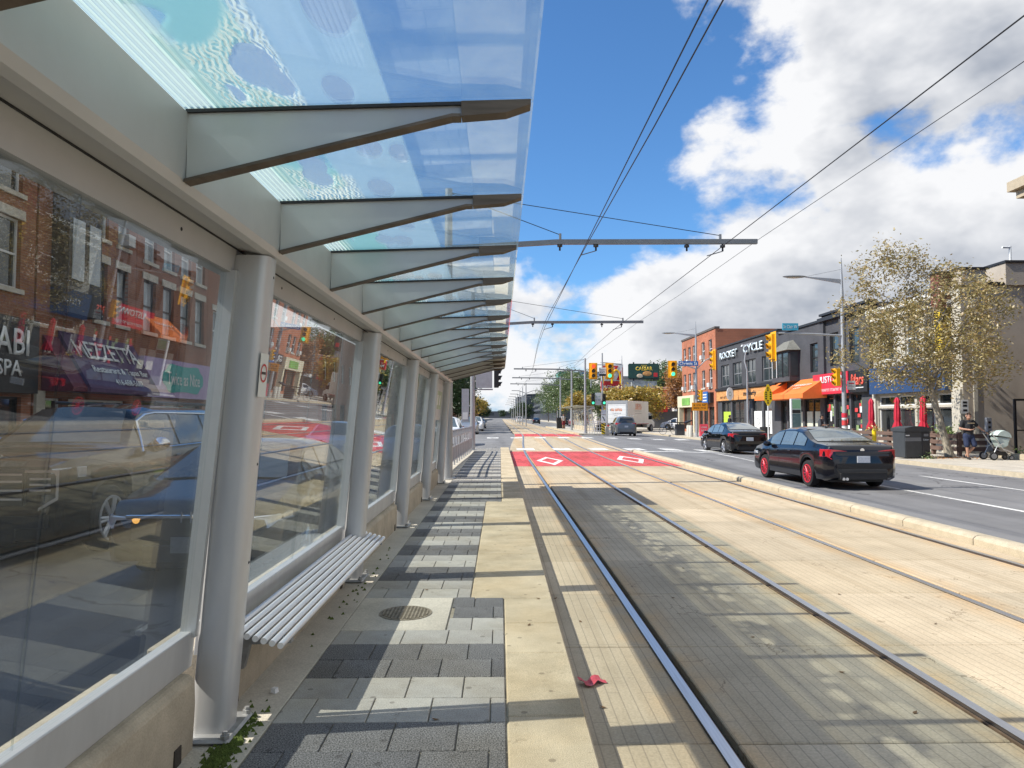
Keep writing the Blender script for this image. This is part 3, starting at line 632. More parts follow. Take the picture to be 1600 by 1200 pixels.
# ================================================================== VEHICLES
tyre_m = mat('tyre_rubber', (.018, .018, .019), .85, var=.15); chrome = mat('chrome', (.75, .76, .78), .12, 1., var=.03)
carglass = mat('car_glass', (.012, .015, .018), .04, 0, var=0, coat=.6, spec=.7)
carglass2 = mat('car_glass_clear', (.10, .125, .13), .04, 0, var=.2, scale=2, coat=.8, spec=.7)
trim = mat('black_trim', (.015, .015, .016), .5, var=.1)
tail_m = mat('tail_lamp', (.42, .012, .018), .12, 0, var=.25, scale=18, coat=1); head_m = mat('head_lamp', (.62, .64, .66), .12, .3, var=.2, scale=14, coat=1)
amber = mat('amber_lamp', (.8, .38, .08), .3, var=.05, emit=1.2)
plate_m = mat('number_plate', (.55, .57, .60), .5, var=.15, scale=30)
def paint(name, c, rough=.16, metal=.0): return mat('paint_' + name, c, rough, metal, var=.03, scale=1, coat=.7, spec=.3)
SEDAN = dict(L=4.62, W=1.80, top=[(-2.31, .80), (-2.25, .97), (-2.17, 1.045), (-1.62, 1.09), (-1.30, 1.16), (-.72, 1.385), (-.25, 1.445), (.35, 1.435), (.72, 1.39), (1.42, 1.02), (1.55, .985), (2.05, .86), (2.22, .74), (2.31, .58)],
             belt=[(-2.3, .97), (-1.5, .985), (1.3, .90), (2.3, .80)], wy=(-1.32, 1.33), wr=.325, rear=(-1.52, -.66), front=(.64, 1.40), side=[(-1.12, -.52), (-.46, .28), (.35, 1.02)], tz=(.73, .95), tx=.36, hz=(.62, .74))
COUPE = dict(SEDAN, L=4.55, W=1.78, top=[(-2.27, .84), (-2.21, 1.00), (-2.14, 1.06), (-1.75, 1.11), (-1.3, 1.24), (-.70, 1.40), (-.2, 1.445), (.3, 1.425), (.66, 1.37), (1.42, .98), (1.95, .84), (2.18, .70), (2.27, .55)], rear=(-1.66, -.66), tz=(.80, .97))
SUV = dict(L=4.75, W=1.86, top=[(-2.37, .72), (-2.33, 1.05), (-2.24, 1.45), (-2.10, 1.66), (-1.7, 1.70), (0, 1.71), (.55, 1.66), (1.30, 1.14), (1.5, 1.08), (2.1, .98), (2.3, .84), (2.37, .6)],
           belt=[(-2.35, 1.06), (2.3, 1.0)], wy=(-1.42, 1.45), wr=.36, rear=(-2.31, -2.14), front=(.55, 1.27), side=[(-1.95, -1.3), (-1.22, -.25), (-.18, .85)], tz=(.98, 1.16), tx=.50, hz=(.78, .92))
BIGSUV = dict(L=5.5, W=2.04, top=[(-2.75, .8), (-2.72, 1.15), (-2.66, 1.55), (-2.5, 1.82), (-2.0, 1.87), (.1, 1.89), (.62, 1.83), (1.18, 1.34), (1.32, 1.29), (2.45, 1.22), (2.68, 1.14), (2.75, .6)],
              belt=[(-2.7, 1.27), (2.7, 1.20)], wy=(-1.75, 1.68), wr=.42, rear=(-2.7, -2.52), front=(.62, 1.16), side=[(-2.3, -1.45), (-1.35, -.35), (-.27, .80)], tz=(1.0, 1.35), tx=.72, hz=(.95, 1.12))
HATCH = dict(SUV, L=4.3, W=1.78, top=[(-2.15, .7), (-2.1, 1.0), (-1.98, 1.28), (-1.8, 1.46), (-1.3, 1.53), (0, 1.53), (.5, 1.47), (1.2, 1.02), (1.85, .88), (2.08, .72), (2.15, .55)], belt=[(-2.1, .98), (2.1, .86)], wy=(-1.3, 1.3), wr=.32, rear=(-2.06, -1.86), front=(.5, 1.17), side=[(-1.7, -1.1), (-1.02, -.2), (-.13, .8)], tz=(.85, 1.05), hz=(.64, .78))
def wheel(parent, x, y, r, w, rim, spokes, side):
    prof = [(r * .66, -w * .42), (r * .80, -w * .5), (r * .95, -w * .46), (r, -w * .30), (r, w * .30), (r * .95, w * .46), (r * .80, w * .5), (r * .66, w * .42)]
    wl = G().lathe(prof, 28, (x, y, r), 'x', True).build('wheel', tyre_m, parent, smooth=True)
    g = G(); xo = x + side * w * .44
    g.lathe([(r * .69, -.012), (r * .69, .012), (r * .62, .012), (r * .60, -.03), (r * .60, -.05), (r * .69, -.05)] if side > 0 else [(r * .69, .012), (r * .69, -.012), (r * .62, -.012), (r * .60, .03), (r * .60, .05), (r * .69, .05)], 28, (xo, y, r), 'x', False)
    for k in range(spokes):
        t = 2 * math.pi * k / spokes
        for da in (-.10, .10) if spokes < 8 else (0,):
            c, s_ = math.cos(t + da), math.sin(t + da); c2, s2 = math.cos(t + da * .4), math.sin(t + da * .4)
            g.cyl((xo - side * .004, y + c2 * r * .10, r + s2 * r * .10), (xo, y + c * r * .645, r + s_ * r * .645), r * (.075 if spokes < 8 else .042), r * (.055 if spokes < 8 else .030), 5)
    g.lathe([(0.001, side * .014), (r * .13, side * .014), (r * .16, -side * .01)], 12, (xo, y, r), 'x', False)
    g.build('rim', rim, wl, smooth=True, sharp=40)
    return wl
def car(label, sp, loc, heading, body, rim=None, spokes=5, name='car', cat='car', glass=None, group=None, brake=False, detail=True, wheelr=None, tint=None, brightwork=False):
    glass = glass or carglass; rim = rim or chrome
    o = thing(name, label, cat, loc, heading, group)
    L, Wd = sp['L'], sp['W']; hl = L / 2; wr = sp['wr']; ra = wr + .045
    st = [-hl + L * i / 74 for i in range(75)]
    for wy in sp['wy']: st += [wy + ra * k for k in (-1.0, -.985, -.94, -.86, -.7, -.5, -.25, 0, .25, .5, .7, .86, .94, .985, 1.0)]
    st = sorted(set(round(s, 4) for s in st))
    top = lambda y: interp(sp['top'], y)
    def hw(y):
        u = abs(y) / hl; return Wd / 2 * (1 - .055 * u ** 4 - .16 * max(0, (u - .90) / .10) ** 2)
    def ring(y):
        zt = top(y); zb = min(interp(sp['belt'], y), zt - .03); w = hw(y); zl = .20 + .10 * max(0, abs(y) / hl - .86) / .14
        for wy in sp['wy']:
            d = abs(y - wy)
            if d < ra: zl = max(zl, wr * 1.0 + math.sqrt(max(0, ra * ra - d * d)) * 1.0 - .0)
        zl = min(zl, zb - .12); h = zt - zb; f = w * .945; kk = min(1, h / .3)
        return [(0, zl + .02), (w * .90, zl + .0), (w * .975, zl + .035), (w, zl + .30 * (zb - zl)), (w * .995, zl + .62 * (zb - zl)), (w * .985, zb - .075), (f, zb),
                (f - .40 * h * .9, zb + h * .86), (f - .40 * h - .05 - .05 * kk, zb + h * .965), ((f - .40 * h) * .45, zt + .012 * kk), (0, zt + .018 * kk)]
    g = G(); rings = [ring(y) for y in st]; n = len(rings[0])
    for s in (1, -1):
        vs = [(s * x, y, z) for y, rg in zip(st, rings) for x, z in rg]
        fs = []
        for i in range(len(st) - 1):
            for k in range(n - 1):
                q = (i * n + k, i * n + k + 1, (i + 1) * n + k + 1, (i + 1) * n + k); fs.append(q if s > 0 else q[::-1])
        for i, fl in ((0, False), (len(st) - 1, True)):
            q = tuple(i * n + k for k in range(n)); fs.append(q[::-1] if (fl == (s > 0)) else q)
        g.add(vs, fs)
    bo = g.build('body', body, o, smooth=True, sharp=32)
    # glass, laid just proud of the shell
    def strip(ys, a, b, nm, par, k0=.97):
        gg = G(); vs = []
        for y in ys:
            rg = ring(y); xe = rg[8][0] * k0
            vs += [(-xe, y, rg[8][1] + .012), (-xe * .5, y, rg[9][1] + .012), (0, y, rg[10][1] + .012), (xe * .5, y, rg[9][1] + .012), (xe, y, rg[8][1] + .012)]
        gg.add(vs, [(i * 5 + k, i * 5 + k + 1, i * 5 + k + 6, i * 5 + k + 5) for i in range(len(ys) - 1) for k in range(4)])
        return gg.build(nm, glass, par, smooth=True, recalc=False)
    def rng(a, b, n_=8): return [lerp(a, b, i / n_) for i in range(n_ + 1)]
    strip(rng(*sp['rear']), 0, 1, 'rear_window', o); strip(rng(*sp['front']), 0, 1, 'windshield', o)
    for s in (1, -1):
        for j, (a, b) in enumerate(sp['side']):
            gg = G(); vs = []
            for y in rng(a, b, 6):
                rg = ring(y); F_, T_ = rg[6], rg[7]
                for q in (.10, .93): vs.append((s * (lerp(F_[0], T_[0], q) + .012), y, lerp(F_[1], T_[1], q)))
            gg.add(vs, [(2 * i, 2 * i + 1, 2 * i + 3, 2 * i + 2) for i in range(6)])
            gg.build('side_window', tint if (tint and j == 2) else glass, o, smooth=True, recalc=False)
            if detail and j > 0:
                yh = a + .12; rg = ring(yh); G().cbox((s * (rg[5][0] + .012), yh, rg[5][1] - .03), (.03, .17, .028)).build('door_handle', body, o, bevel=.008)
        if brightwork:
            def on(y, q):
                rg = ring(y); return (s * (lerp(rg[6][0], rg[7][0], q) + .014), y, lerp(rg[6][1], rg[7][1], q))
            a0, b0 = sp['side'][0][0] - .05, sp['side'][2][1] + .04; yt = rng(a0, b0 - .12, 10)
            G().tube([on(y, .05) for y in rng(a0, b0, 10)] + [on(b0 - .06, .5)] + [on(y, .97) for y in yt[::-1]] + [on(a0, .05)], .017, 6).build('window_trim', chrome, o, smooth=True)
        if detail:
            for yy in [sp['side'][k][0] - .035 for k in (1, 2)] + [sp['side'][2][1] + .10]:
                rg = ring(yy); gg = G(); pts = [rg[6], rg[5], rg[4], rg[3]]
                vs = []
                for x, z in pts: vs += [(s * (x + .003), yy - .004, z), (s * (x + .003), yy + .004, z)]
                gg.add(vs, [(2 * i, 2 * i + 1, 2 * i + 3, 2 * i + 2) for i in range(3)]); gg.build('door_gap', trim, o, recalc=False)
        ym = sp['side'][2][1] - .08; rg = ring(ym)
        G().ball((s * (rg[6][0] + .10), ym, rg[6][1] + .06), (.115, .075, .075), 10, 6).build('mirror', body, o, smooth=True)
        # lamps wrapped round the corners
        for end, (z0, z1), m_, nm, dpt in ((-1, sp['tz'], tail_m, 'tail_lamp', .30), (1, sp['hz'], head_m, 'headlamp', .42)):
            e = end * hl; gz = (z0 + z1) / 2
            ye = e
            for _y in [e - end * .01 * i for i in range(60)]:
                if top(_y) > z1 - .02: ye = _y; break
            xi = sp['tx'] if end < 0 else sp['tx'] + .12
            pts = [(xi, ye + end * .012), (hw(ye) * .965, ye + end * .012), (hw(ye - end * .05) + .008, ye - end * .05), (hw(ye - end * dpt) + .010, ye - end * dpt), (hw(ye - end * dpt) - .05, ye - end * dpt), (xi, ye - end * .07)]
            gg = G(); pl = [(s * x, y) for x, y in pts]; k_ = len(pl)
            mid = lambda zz, q: zz
            vs = [(x, y, z0 + (.05 if i in (2, 3, 4) else 0)) for i, (x, y) in enumerate(pl)] + [(x, y, z1 - (.0 if i < 4 else 0) - (.03 if i in (0, 5) else 0)) for i, (x, y) in enumerate(pl)]
            gg.add(vs, [tuple(range(k_)), tuple(range(k_, 2 * k_))] + [(i, (i + 1) % k_, k_ + (i + 1) % k_, k_ + i) for i in range(k_)])
            gg.build(nm, m_, o, bevel=.012, smooth=True)
    G().cbox((0, -hl - .006, .72 if sp['tz'][0] < .9 else .84), (.31, .02, .155)).build('number_plate', plate_m, o, bevel=.004)
    if detail:
        G().box(-hw(-hl) * .97, hw(-hl) * .97, -hl - .035, -hl + .07, .50, .625).build('bumper_ledge', body, o, bevel=.028, smooth=True)
        G().box(-hw(-hl) * .80, hw(-hl) * .80, -hl - .012, -hl + .06, .245, .40).build('rear_valance', trim, o, bevel=.012)
        G().box(-hw(hl) * .62, hw(hl) * .62, hl - .06, hl + .010, .28, .46).build('front_intake', trim, o, bevel=.012)
    G().box(-Wd * .36, Wd * .36, -hl * .86, hl * .86, .17, .30).build('underbody', trim, o)
    for wy in sp['wy']:
        for s in (1, -1): wheel(o, s * (Wd / 2 - .115), wy, wheelr or wr, .215, rim, spokes, s)
    return o
black = paint('black', (.003, .0033, .005)); navy = paint('blue_black', (.003, .004, .008)); silver = paint('silver', (.42, .44, .46), .3, .6); white = paint('white', (.72, .73, .74))
grey = paint('grey', (.16, .175, .19), .3, .5); darkg = paint('dark_grey', (.05, .053, .058), .3, .4); bronze = paint('black_brown', (.016, .014, .011)); blueg = paint('blue_grey', (.13, .17, .23), .3, .4)
redrim = mat('red_rim', (.62, .02, .045), .3, .2, var=.05, coat=.6)
RZ = -.149
# black saloon with red wheels
vw = car('black four-door sedan on bright red multi-spoke wheels beside the median kerb', SEDAN, (8.42, 18.78, RZ), R(1.5), navy, redrim, 12, glass=carglass2, wheelr=.325)
for s in (-.50, -.42): G().cyl((s, -2.36, .27), (s, -2.1, .27), .035, n=12).build('exhaust_tip', chrome, vw, smooth=True)
G().prism([(-.55, -.70), (.55, -.70), (.55, -.62), (-.55, -.62)], 'z', 1.39, 1.405).build('roof_spoiler', black, vw)
G().ball((0, -.55, 1.45), (.025, .06, .05), 8, 5).build('antenna', trim, vw, smooth=True)
G().lathe([(.0, 0), (.05, 0), (.05, .012), (.0, .012)], 16, (0, -2.268, .93), 'y', False).build('badge', chrome, vw)
# black saloon ahead
el = car('black four-door sedan with silver rims and lit tail lamps ahead of the red-wheeled sedan', COUPE, (11.0, 33.55, RZ), R(1.5), black, mat('alloy_rim', (.5, .5, .52), .3, .8, var=.05), 5, glass=carglass2)
G().ball((0, -.55, 1.45), (.02, .06, .04), 8, 5).build('antenna', trim, el, smooth=True)
# grey crossover and box truck past the crossing
sv = car('grey crossover seen from behind, following a white box truck', SUV, (10.95, 63.0, -.12), R(-3), grey, None, 5, glass=carglass)
for s in (-.72, .72): G().cyl((s, -1.9, 1.76), (s, .3, 1.77), .022, n=6).build('roof_rail', chrome, sv)
# cars waiting on the south side, nose to the camera
hond = car('dark sedan with chrome bar grille waiting behind the shelter glass', SEDAN, (-3.07, 9.40, RZ), R(180), paint('midnight', (.006, .0065, .008)), None, 5, glass=mat('car_glass_pale', (.05, .065, .08), .04, var=.2, scale=2, coat=.8))
fy = 2.31
G().box(-.60, .60, fy - .05, fy + .022, .715, .755).build('grille_bar', chrome, hond, bevel=.008)
G().box(-.55, .55, fy - .05, fy + .010, .50, .715).build('grille', trim, hond, bevel=.008)
bd = G(); bd.box(-.055, -.038, fy + .02, fy + .035, .68, .79); bd.box(.038, .055, fy + .02, fy + .035, .68, .79); bd.box(-.045, .045, fy + .02, fy + .034, .725, .745)
bd.build('badge', chrome, hond)
vs = []
for s in (-1, 1): G().ball((s * .50, fy - .02, .705), (.055, .045, .05), 12, 8).build('running_light', amber, hond, smooth=True)
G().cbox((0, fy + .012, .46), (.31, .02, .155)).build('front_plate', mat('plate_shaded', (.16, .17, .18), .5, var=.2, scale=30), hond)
gm = car('large black sport utility with chrome window trim and chrome hook-shaped lamps', BIGSUV, (-6.0, 10.98, RZ), R(180), bronze, mat('gmc_rim', (.72, .72, .72), .35, .25, var=.05), 7, glass=mat('car_glass_brown', (.10, .10, .085), .04, var=.25, scale=2, coat=.8), name='sport_utility', cat='car', brightwork=True)
# in its own frame the near side is x<0 (it faces the camera)
for s in (-1, 1):
    gg = G(); x0, x1 = s * .62, s * .98; yf = 2.78
    gg.prism([(s * .60, 1.08), (s * .93, 1.08), (s * .955, 1.04), (s * .955, .80), (s * .76, .68), (s * .76, .645), (s * .985, .775), (s * .99, 1.11), (s * .60, 1.11)], 'y', 2.60, yf); gg.build('lamp_hook', chrome, gm)
    G().box(min(x0, s * .94), max(x0, s * .94), 2.60, 2.77, .83, 1.06).build('headlamp_cluster', trim, gm)
    for zz in (.88, .945, 1.01): G().box(min(s * .66, s * .90), max(s * .66, s * .90), 2.765, 2.785, zz - .012, zz + .012).build('lamp_bar', chrome, gm)
    G().ball((s * 1.15, .72, 1.33), (.14, .09, .10), 12, 7).build('mirror_cap', chrome, gm, smooth=True)
    G().cyl((s * .76, -2.2, 1.92), (s * .76, .1, 1.93), .025, n=6).build('roof_rail', trim, gm)
G().box(-.60, .60, 2.60, 2.775, .70, 1.12).build('grille', trim, gm, bevel=.02)
for zz in (.78, .88, .98, 1.06): G().box(-.58, .58, 2.77, 2.79, zz - .012, zz + .012).build('grille_bar', chrome, gm)
G().cbox((0, 2.78, .52), (.31, .02, .155)).build('front_plate', plate_m, gm)
G().box(-.85, .85, 2.55, 2.77, .42, .62).build('bumper', trim, gm, bevel=.03)
LQ = 'cars queuing on the south side'
q = [('white sport utility waiting just past the end of the railing', SUV, (-3.0, 39.5), white), ('silver sedan waiting behind the railing beside the platform end', SEDAN, (-3.2, 25.5), silver),
     ('white hatchback in the far lane beside the platform railing', HATCH, (-6.3, 27.5), white), ('blue grey sedan stopped before the far zebra crossing', SEDAN, (-4.2, 58), blueg),
     ('silver grey sport utility in line behind the blue grey sedan', SUV, (-3.0, 69), silver), ('white sport utility third in the line past the crossing', SUV, (-2.9, 86), white),
     ('white hatchback parked under the dark leafy trees', HATCH, (-7.1, 78), white), ('grey sedan far down the eastbound lane under the trees', SEDAN, (-2.9, 104), grey), ('dark hatchback far down the kerb lane', HATCH, (-6.5, 96), darkg)]
for i, (lb, sp, (x, y), b) in enumerate(q): car(lb, sp, (x, y, RZ if y < 50 else -.145), R(180), b, None, 5, group=LQ, detail=False, glass=carglass2)
q = [('black sedan parked at the north kerb beyond the far platform', SEDAN, (8.8, 172), black), ('white van far along the westbound lane', SUV, (5.6, 205), white), ('dark grey hatchback parked under the birch-like street trees', HATCH, (12.6, 140), darkg),
     ('red sedan parked at the north kerb under the street trees', SEDAN, (13.4, 128), paint('red', (.28, .02, .02)))]
for i, (lb, sp, (x, y), b) in enumerate(q): car(lb, sp, (x, y, -.145), 0, b, None, 5, detail=False, group='cars along the north kerb', glass=carglass)
car('white sedan parked in the restaurant lot', SEDAN, (21.6, 84.5, -.02), R(60), white, None, 5, detail=False, group='cars in the restaurant lot')
car('silver sport utility parked in the restaurant lot by the brick building', SUV, (24.8, 87, -.02), R(75), silver, None, 5, detail=False, group='cars in the restaurant lot')
# ---- box truck turning into the lot
tk = thing('box_truck', 'white box truck with orange lettering turning into the restaurant lot', 'truck', (13.9, 76.0, -.14), R(-34))
whitet = mat('truck_white', (.70, .70, .69), .45, var=.06, scale=1.5); greyt = mat('truck_frame', (.34, .35, .36), .5, .3, var=.08); orng = mat('orange_print', (.72, .20, .03), .5, var=.05); greyprint = mat('grey_print', (.25, .25, .26), .5, var=.05)
G().box(-1.2, 1.2, -3.2, 2.4, .95, 3.35).build('cargo_box', whitet, tk, bevel=.03)
dr = G().box(-1.02, 1.02, -3.225, -3.19, 1.05, 3.0).build('roller_door', whitet, tk)
for zz in (1.5, 1.95, 2.4, 2.85): G().box(-1.02, 1.02, -3.228, -3.224, zz - .008, zz + .008).build('door_seam', greyt, dr)
fr = G(); fr.box(-1.22, -1.03, -3.25, -3.18, .85, 3.37); fr.box(1.03, 1.22, -3.25, -3.18, .85, 3.37); fr.box(-1.03, 1.03, -3.25, -3.18, 3.03, 3.37); fr.build('door_frame', greyt, tk)
scribble(tk, (.02, -3.236, 2.42), '-y', 1.25, .26, orng, 3, .16)
scribble(tk, (-.65, -3.236, 2.42), '-y', .24, .2, greyprint, 5)
scribble(tk, (.02, -3.236, 2.05), '-y', 1.0, .09, greyprint, 15)
scribble(tk, (1.207, -.4, 2.95), '+x', 1.5, .24, orng, 12, .12)
scribble(tk, (1.207, -.4, 2.68), '+x', 1.5, .22, orng, 14, .12)
G().box(1.201, 1.21, -1.3, .4, 2.48, 2.54).build('print_line', orng, tk); G().box(1.201, 1.21, -1.3, .4, 2.28, 2.32).build('print_line', greyprint, tk); G().box(1.201, 1.21, -1.3, .4, 2.02, 2.05).build('print_line', greyprint, tk)
G().box(-1.15, 1.15, -3.3, -3.1, .52, .66).build('rear_bumper', greyt, tk); G().box(-.45, .45, -3.1, 3.0, .55, .95).build('chassis', trim, tk)
G().box(1.19, 1.215, -3.2, 2.4, .90, .97).build('side_marker_strip', tail_m, tk); G().box(-1.215, -1.19, -3.2, 2.4, .90, .97).build('side_marker_strip', tail_m, tk)
for s in (-1.05, .85): G().box(s, s + .2, -3.32, -3.29, .68, .84).build('tail_lamp', tail_m, tk)
G().prism([(2.5, .55), (4.6, .55), (4.65, 1.15), (3.9, 1.35), (3.4, 2.2), (2.5, 2.25)], 'x', -1.0, 1.0).build('cab', whitet, tk, bevel=.05)
for s in (-1.012, 1.002): G().prism([(2.75, 1.4), (3.72, 1.4), (3.32, 2.1), (2.75, 2.1)], 'x', s, s + .01).build('cab_window', carglass, tk)
G().prism([(3.93, 1.40), (3.43, 2.16), (3.45, 2.18), (3.96, 1.41)], 'x', -.85, .85).build('windshield', carglass, tk)
for yy in (-1.8, 3.5):
    for s in (1, -1): wheel(tk, s * .98, yy, .44, .27, greyt, 6, s)
for s in (1, -1): G().box(s * 1.12 - .1, s * 1.12 + .1, 3.3, 3.42, 1.4, 1.8).build('mirror', trim, tk)
# ================================================================== BUILDINGS
winglass = mat('window_glass', (.035, .045, .05), .05, 0, var=.3, scale=.8, coat=.3, spec=.8)
shopglass = mat('shop_glass', (.03, .034, .036), .05, 0, var=.4, scale=1.3, coat=.3, spec=.8)
roofd = mat('roof_felt', (.07, .07, .07), .9, var=.2)
class B:
    """street building; u along the street, facade at x=xf, side=-1 facade looks to -x, +1 looks to +x"""
    def __init__(s, name, label, xf, side, y0, y1, h, depth, wall, endwall=None, roof=roofd, z0=-.02):
        s.xf, s.sd, s.y0, s.y1, s.h, s.d, s.z0 = xf, side, y0, y1, h, depth, z0
        s.o = wthing(name, label, 'building', (xf, (y0 + y1) / 2, z0)); s.wall = wall; s.holes = []; s.roof = roof; s.end = endwall or wall
    def X(s, w): return s.xf - s.sd * w
    def box(s, w0, w1, y0, y1, z0, z1, name, m, bevel=0, parent=None):
        a, b = s.X(w0), s.X(w1); return G().box(min(a, b), max(a, b), y0, y1, z0, z1).build(name, m, parent or s.o, bevel=bevel)
    def hole(s, y0, y1, z0, z1): s.holes.append((y0, y1, z0, z1))
    def finish(s, thick=.22):
        ys = sorted({s.y0, s.y1} | {v for h in s.holes for v in h[:2]}); zs = sorted({s.z0, s.h} | {v for h in s.holes for v in h[2:]})
        g = G(); x = s.xf
        for a, b in zip(ys, ys[1:]):
            for c, d in zip(zs, zs[1:]):
                my, mz = (a + b) / 2, (c + d) / 2
                if any(h[0] < my < h[1] and h[2] < mz < h[3] for h in s.holes): continue
                g.quad((x, a, c), (x, b, c), (x, b, d), (x, a, d))
        xi = s.X(thick)
        for a, b, c, d in s.holes:
            g.quad((x, a, c), (xi, a, c), (xi, a, d), (x, a, d)); g.quad((x, b, c), (xi, b, c), (xi, b, d), (x, b, d))
            g.quad((x, a, c), (xi, a, c), (xi, b, c), (x, b, c)); g.quad((x, a, d), (xi, a, d), (xi, b, d), (x, b, d))
        g.build('wall', s.wall, s.o, recalc=False)
        xb = s.X(s.d); g = G()
        for y in (s.y0, s.y1): g.quad((x, y, s.z0), (xb, y, s.z0), (xb, y, s.h), (x, y, s.h))
        g.quad((xb, s.y0, s.z0), (xb, s.y1, s.z0), (xb, s.y1, s.h), (xb, s.y0, s.h)); g.build('side_wall', s.end, s.o, recalc=False)
        s.box(.02, s.d - .02, s.y0 + .02, s.y1 - .02, s.h - .35, s.h - .28, 'roof', s.roof)
    def window(s, y0, y1, z0, z1, frame, rail=True, sill=None, lintel=None, glass=None, mull=1, deep=.16, ac=None):
        s.hole(y0, y1, z0, z1)
        w = s.box(deep, deep + .02, y0, y1, z0, z1, 'window', glass or winglass); f = G(); t = .06
        a, b = s.X(deep - .05), s.X(deep - .002); a, b = min(a, b), max(a, b)
        f.box(a, b, y0, y0 + t, z0, z1); f.box(a, b, y1 - t, y1, z0, z1); f.box(a, b, y0 + t, y1 - t, z1 - t, z1); f.box(a, b, y0 + t, y1 - t, z0, z0 + t)
        if rail: f.box(a + .008, b - .008, y0 + t, y1 - t, (z0 + z1) / 2 - .03, (z0 + z1) / 2 + .03)
        for i in range(1, mull): yc = lerp(y0, y1, i / mull); f.box(a + .004, b - .004, yc - .03, yc + .03, z0 + t, z1 - t)
        f.build('frame', frame, w)
        if sill: s.box(-.07, .12, y0 - .1, y1 + .1, z0 - .13, z0 - .003, 'sill', sill, parent=w)
        if lintel: s.box(-.03, .10, y0 - .12, y1 + .12, z1 + .003, z1 + .26, 'lintel', lintel, parent=w)
        if ac:
            k = s.box(-.30, .14, lerp(y0, y1, .2), lerp(y0, y1, .8), z0 + .03, z0 + .42, 'air_conditioner', ac, parent=w)
        return w
whitef = mat('white_frame', (.68, .69, .68), .5, var=.06); blackf = mat('black_frame', (.02, .02, .022), .45, var=.1); greyf = mat('grey_frame', (.22, .225, .23), .5, var=.08)
stone = mat('stone_trim', (.50, .47, .40), .85, var=.15, scale=4); acm = mat('ac_unit', (.60, .60, .57), .6, var=.08)
cream = mat('cream_stucco', (.62, .56, .40), .85, var=.08)
XR = 20.
# ---- red brick walk-up, three storeys
redb = brickmat('orange_red_brick', (.43, .135, .062), (.36, .105, .05), (.36, .25, .18))
b = B('brick_building', 'three-storey orange brick walk-up with small air-conditioned windows at the lot corner', XR, -1, 65.3, 77.4, 9.75, 14, redb, redb)
for i, yc in enumerate((66.9, 69.3, 72.6, 74.4, 76.3)):
    for j, z in enumerate((4.35, 7.15)):
        b.window(yc - .55, yc + .55, z, z + 1.75, whitef, True, stone, None, ac=acm if (i + j) % 2 == 0 else None)
b.box(-.08, .4, 65.25, 77.45, 9.76, 9.95, 'coping', mat('coping_dark', (.10, .085, .075), .7, var=.1))
b.box(-.35, .02, 66.0, 70.6, 2.85, 3.85, 'sign_band', blackf)
text('GR', .62, whitef, (XR - .36, 69.6, 3.40), '-x', b.o, 1.5, .02, .02)
sg = b.box(-.42, -.352, 66.6, 68.5, 2.75, 3.95, 'blue_sign', mat('sign_blue', (.03, .13, .38), .5, var=.08))
for k, zz in enumerate((3.66, 3.4, 3.1)): G().box(XR - .428, XR - .421, 66.9, 68.2, zz - .06, zz + .06).build('print_line', whitef, b.o)
b.box(-.55, .02, 71.0, 77.4, 2.55, 3.75, 'cream_fascia', cream); b.box(-.60, -.552, 72.3, 75.4, 2.75, 3.5, 'green_sign', mat('sign_green', (.20, .42, .10), .5, var=.4, scale=1.2))
b.box(-.5, 0, 76.9, 77.38, -.02, 2.55, 'pillar', cream); b.box(-.5, 0, 71.0, 71.4, -.02, 2.55, 'pillar', cream)
for a, c in ((65.9, 67.6), (67.8, 69.3), (69.5, 70.9), (71.5, 73.9), (74.1, 76.8)): b.window(a, c, .25, 2.5, blackf, False, glass=shopglass)
b.finish()
# ---- dark grey two-storey shop row
dkb = brickmat('dark_grey_painted_brick', (.065, .066, .074), (.056, .057, .064), (.045, .046, .05))
b = B('cycle_shop_building', 'dark grey two-storey shop with raised silver lettering and orange fascia sign', XR, -1, 50.4, 64.8, 7.75, 16, dkb, mat('graffiti_wall', (.11, .11, .115), .85, var=.6, scale=1.1))
for yc in (62.6, 59.4, 56.2, 52.6):
    b.window(yc - 1.12, yc + 1.12, 4.25, 6.15, greyf, True, mat('dark_sill', (.05, .05, .053), .7), mull=2)
silv = mat('silver_letters', (.62, .70, .72), .35, .3, var=.05)
text('ROCKET', .62, silv, (XR - .10, 61.3, 6.97), '-x', b.o, 4.6, .08, .015); text('CYCLE', .66, silv, (XR - .10, 55.3, 7.02), '-x', b.o, 4.2, .08, .015)
b.box(-.10, .3, 50.4, 64.8, 7.76, 7.88, 'coping', blackf); b.box(-.28, .02, 50.5, 64.7, 3.88, 4.08, 'cornice', blackf)
wood = mat('orange_wood_fascia', (.58, .27, .09), .7, var=.35, scale=2.5, streak=(1, .7, 5))
fa = b.box(-.16, .02, 50.5, 64.7, 2.98, 3.84, 'fascia', wood)
text('moberly', .50, blk, (XR - .175, 56.0, 3.40), '-x', b.o, 2.9, .01, .02); scribble(b.o, (XR - .175, 62.2, 3.25), '-x', 2.8, .2, blk, 21)
b.box(-.165, -.161, 59.9, 60.0, 2.99, 3.83, 'panel_joint', blackf)
lime = mat('lime_window_film', (.42, .58, .05), .6, var=.08); milk = mat('white_window_film', (.70, .71, .69), .6, var=.05)
b.window(61.2, 63.6, .2, 2.85, blackf, False, mull=2, glass=shopglass); b.box(.10, .135, 61.35, 63.45, .3, 2.0, 'window_film', lime)
b.window(57.8, 60.8, .05, 2.85, blackf, True, mull=2, glass=shopglass)
b.window(53.9, 55.9, .2, 2.85, blackf, False, mull=1, glass=shopglass); b.box(.10, .135, 54.0, 55.8, .3, 2.0, 'window_film', milk)
b.window(51.9, 53.5, .2, 2.85, blackf, False, mull=1, glass=shopglass); b.box(.10, .135, 52.0, 53.4, .3, 2.0, 'window_film', milk)
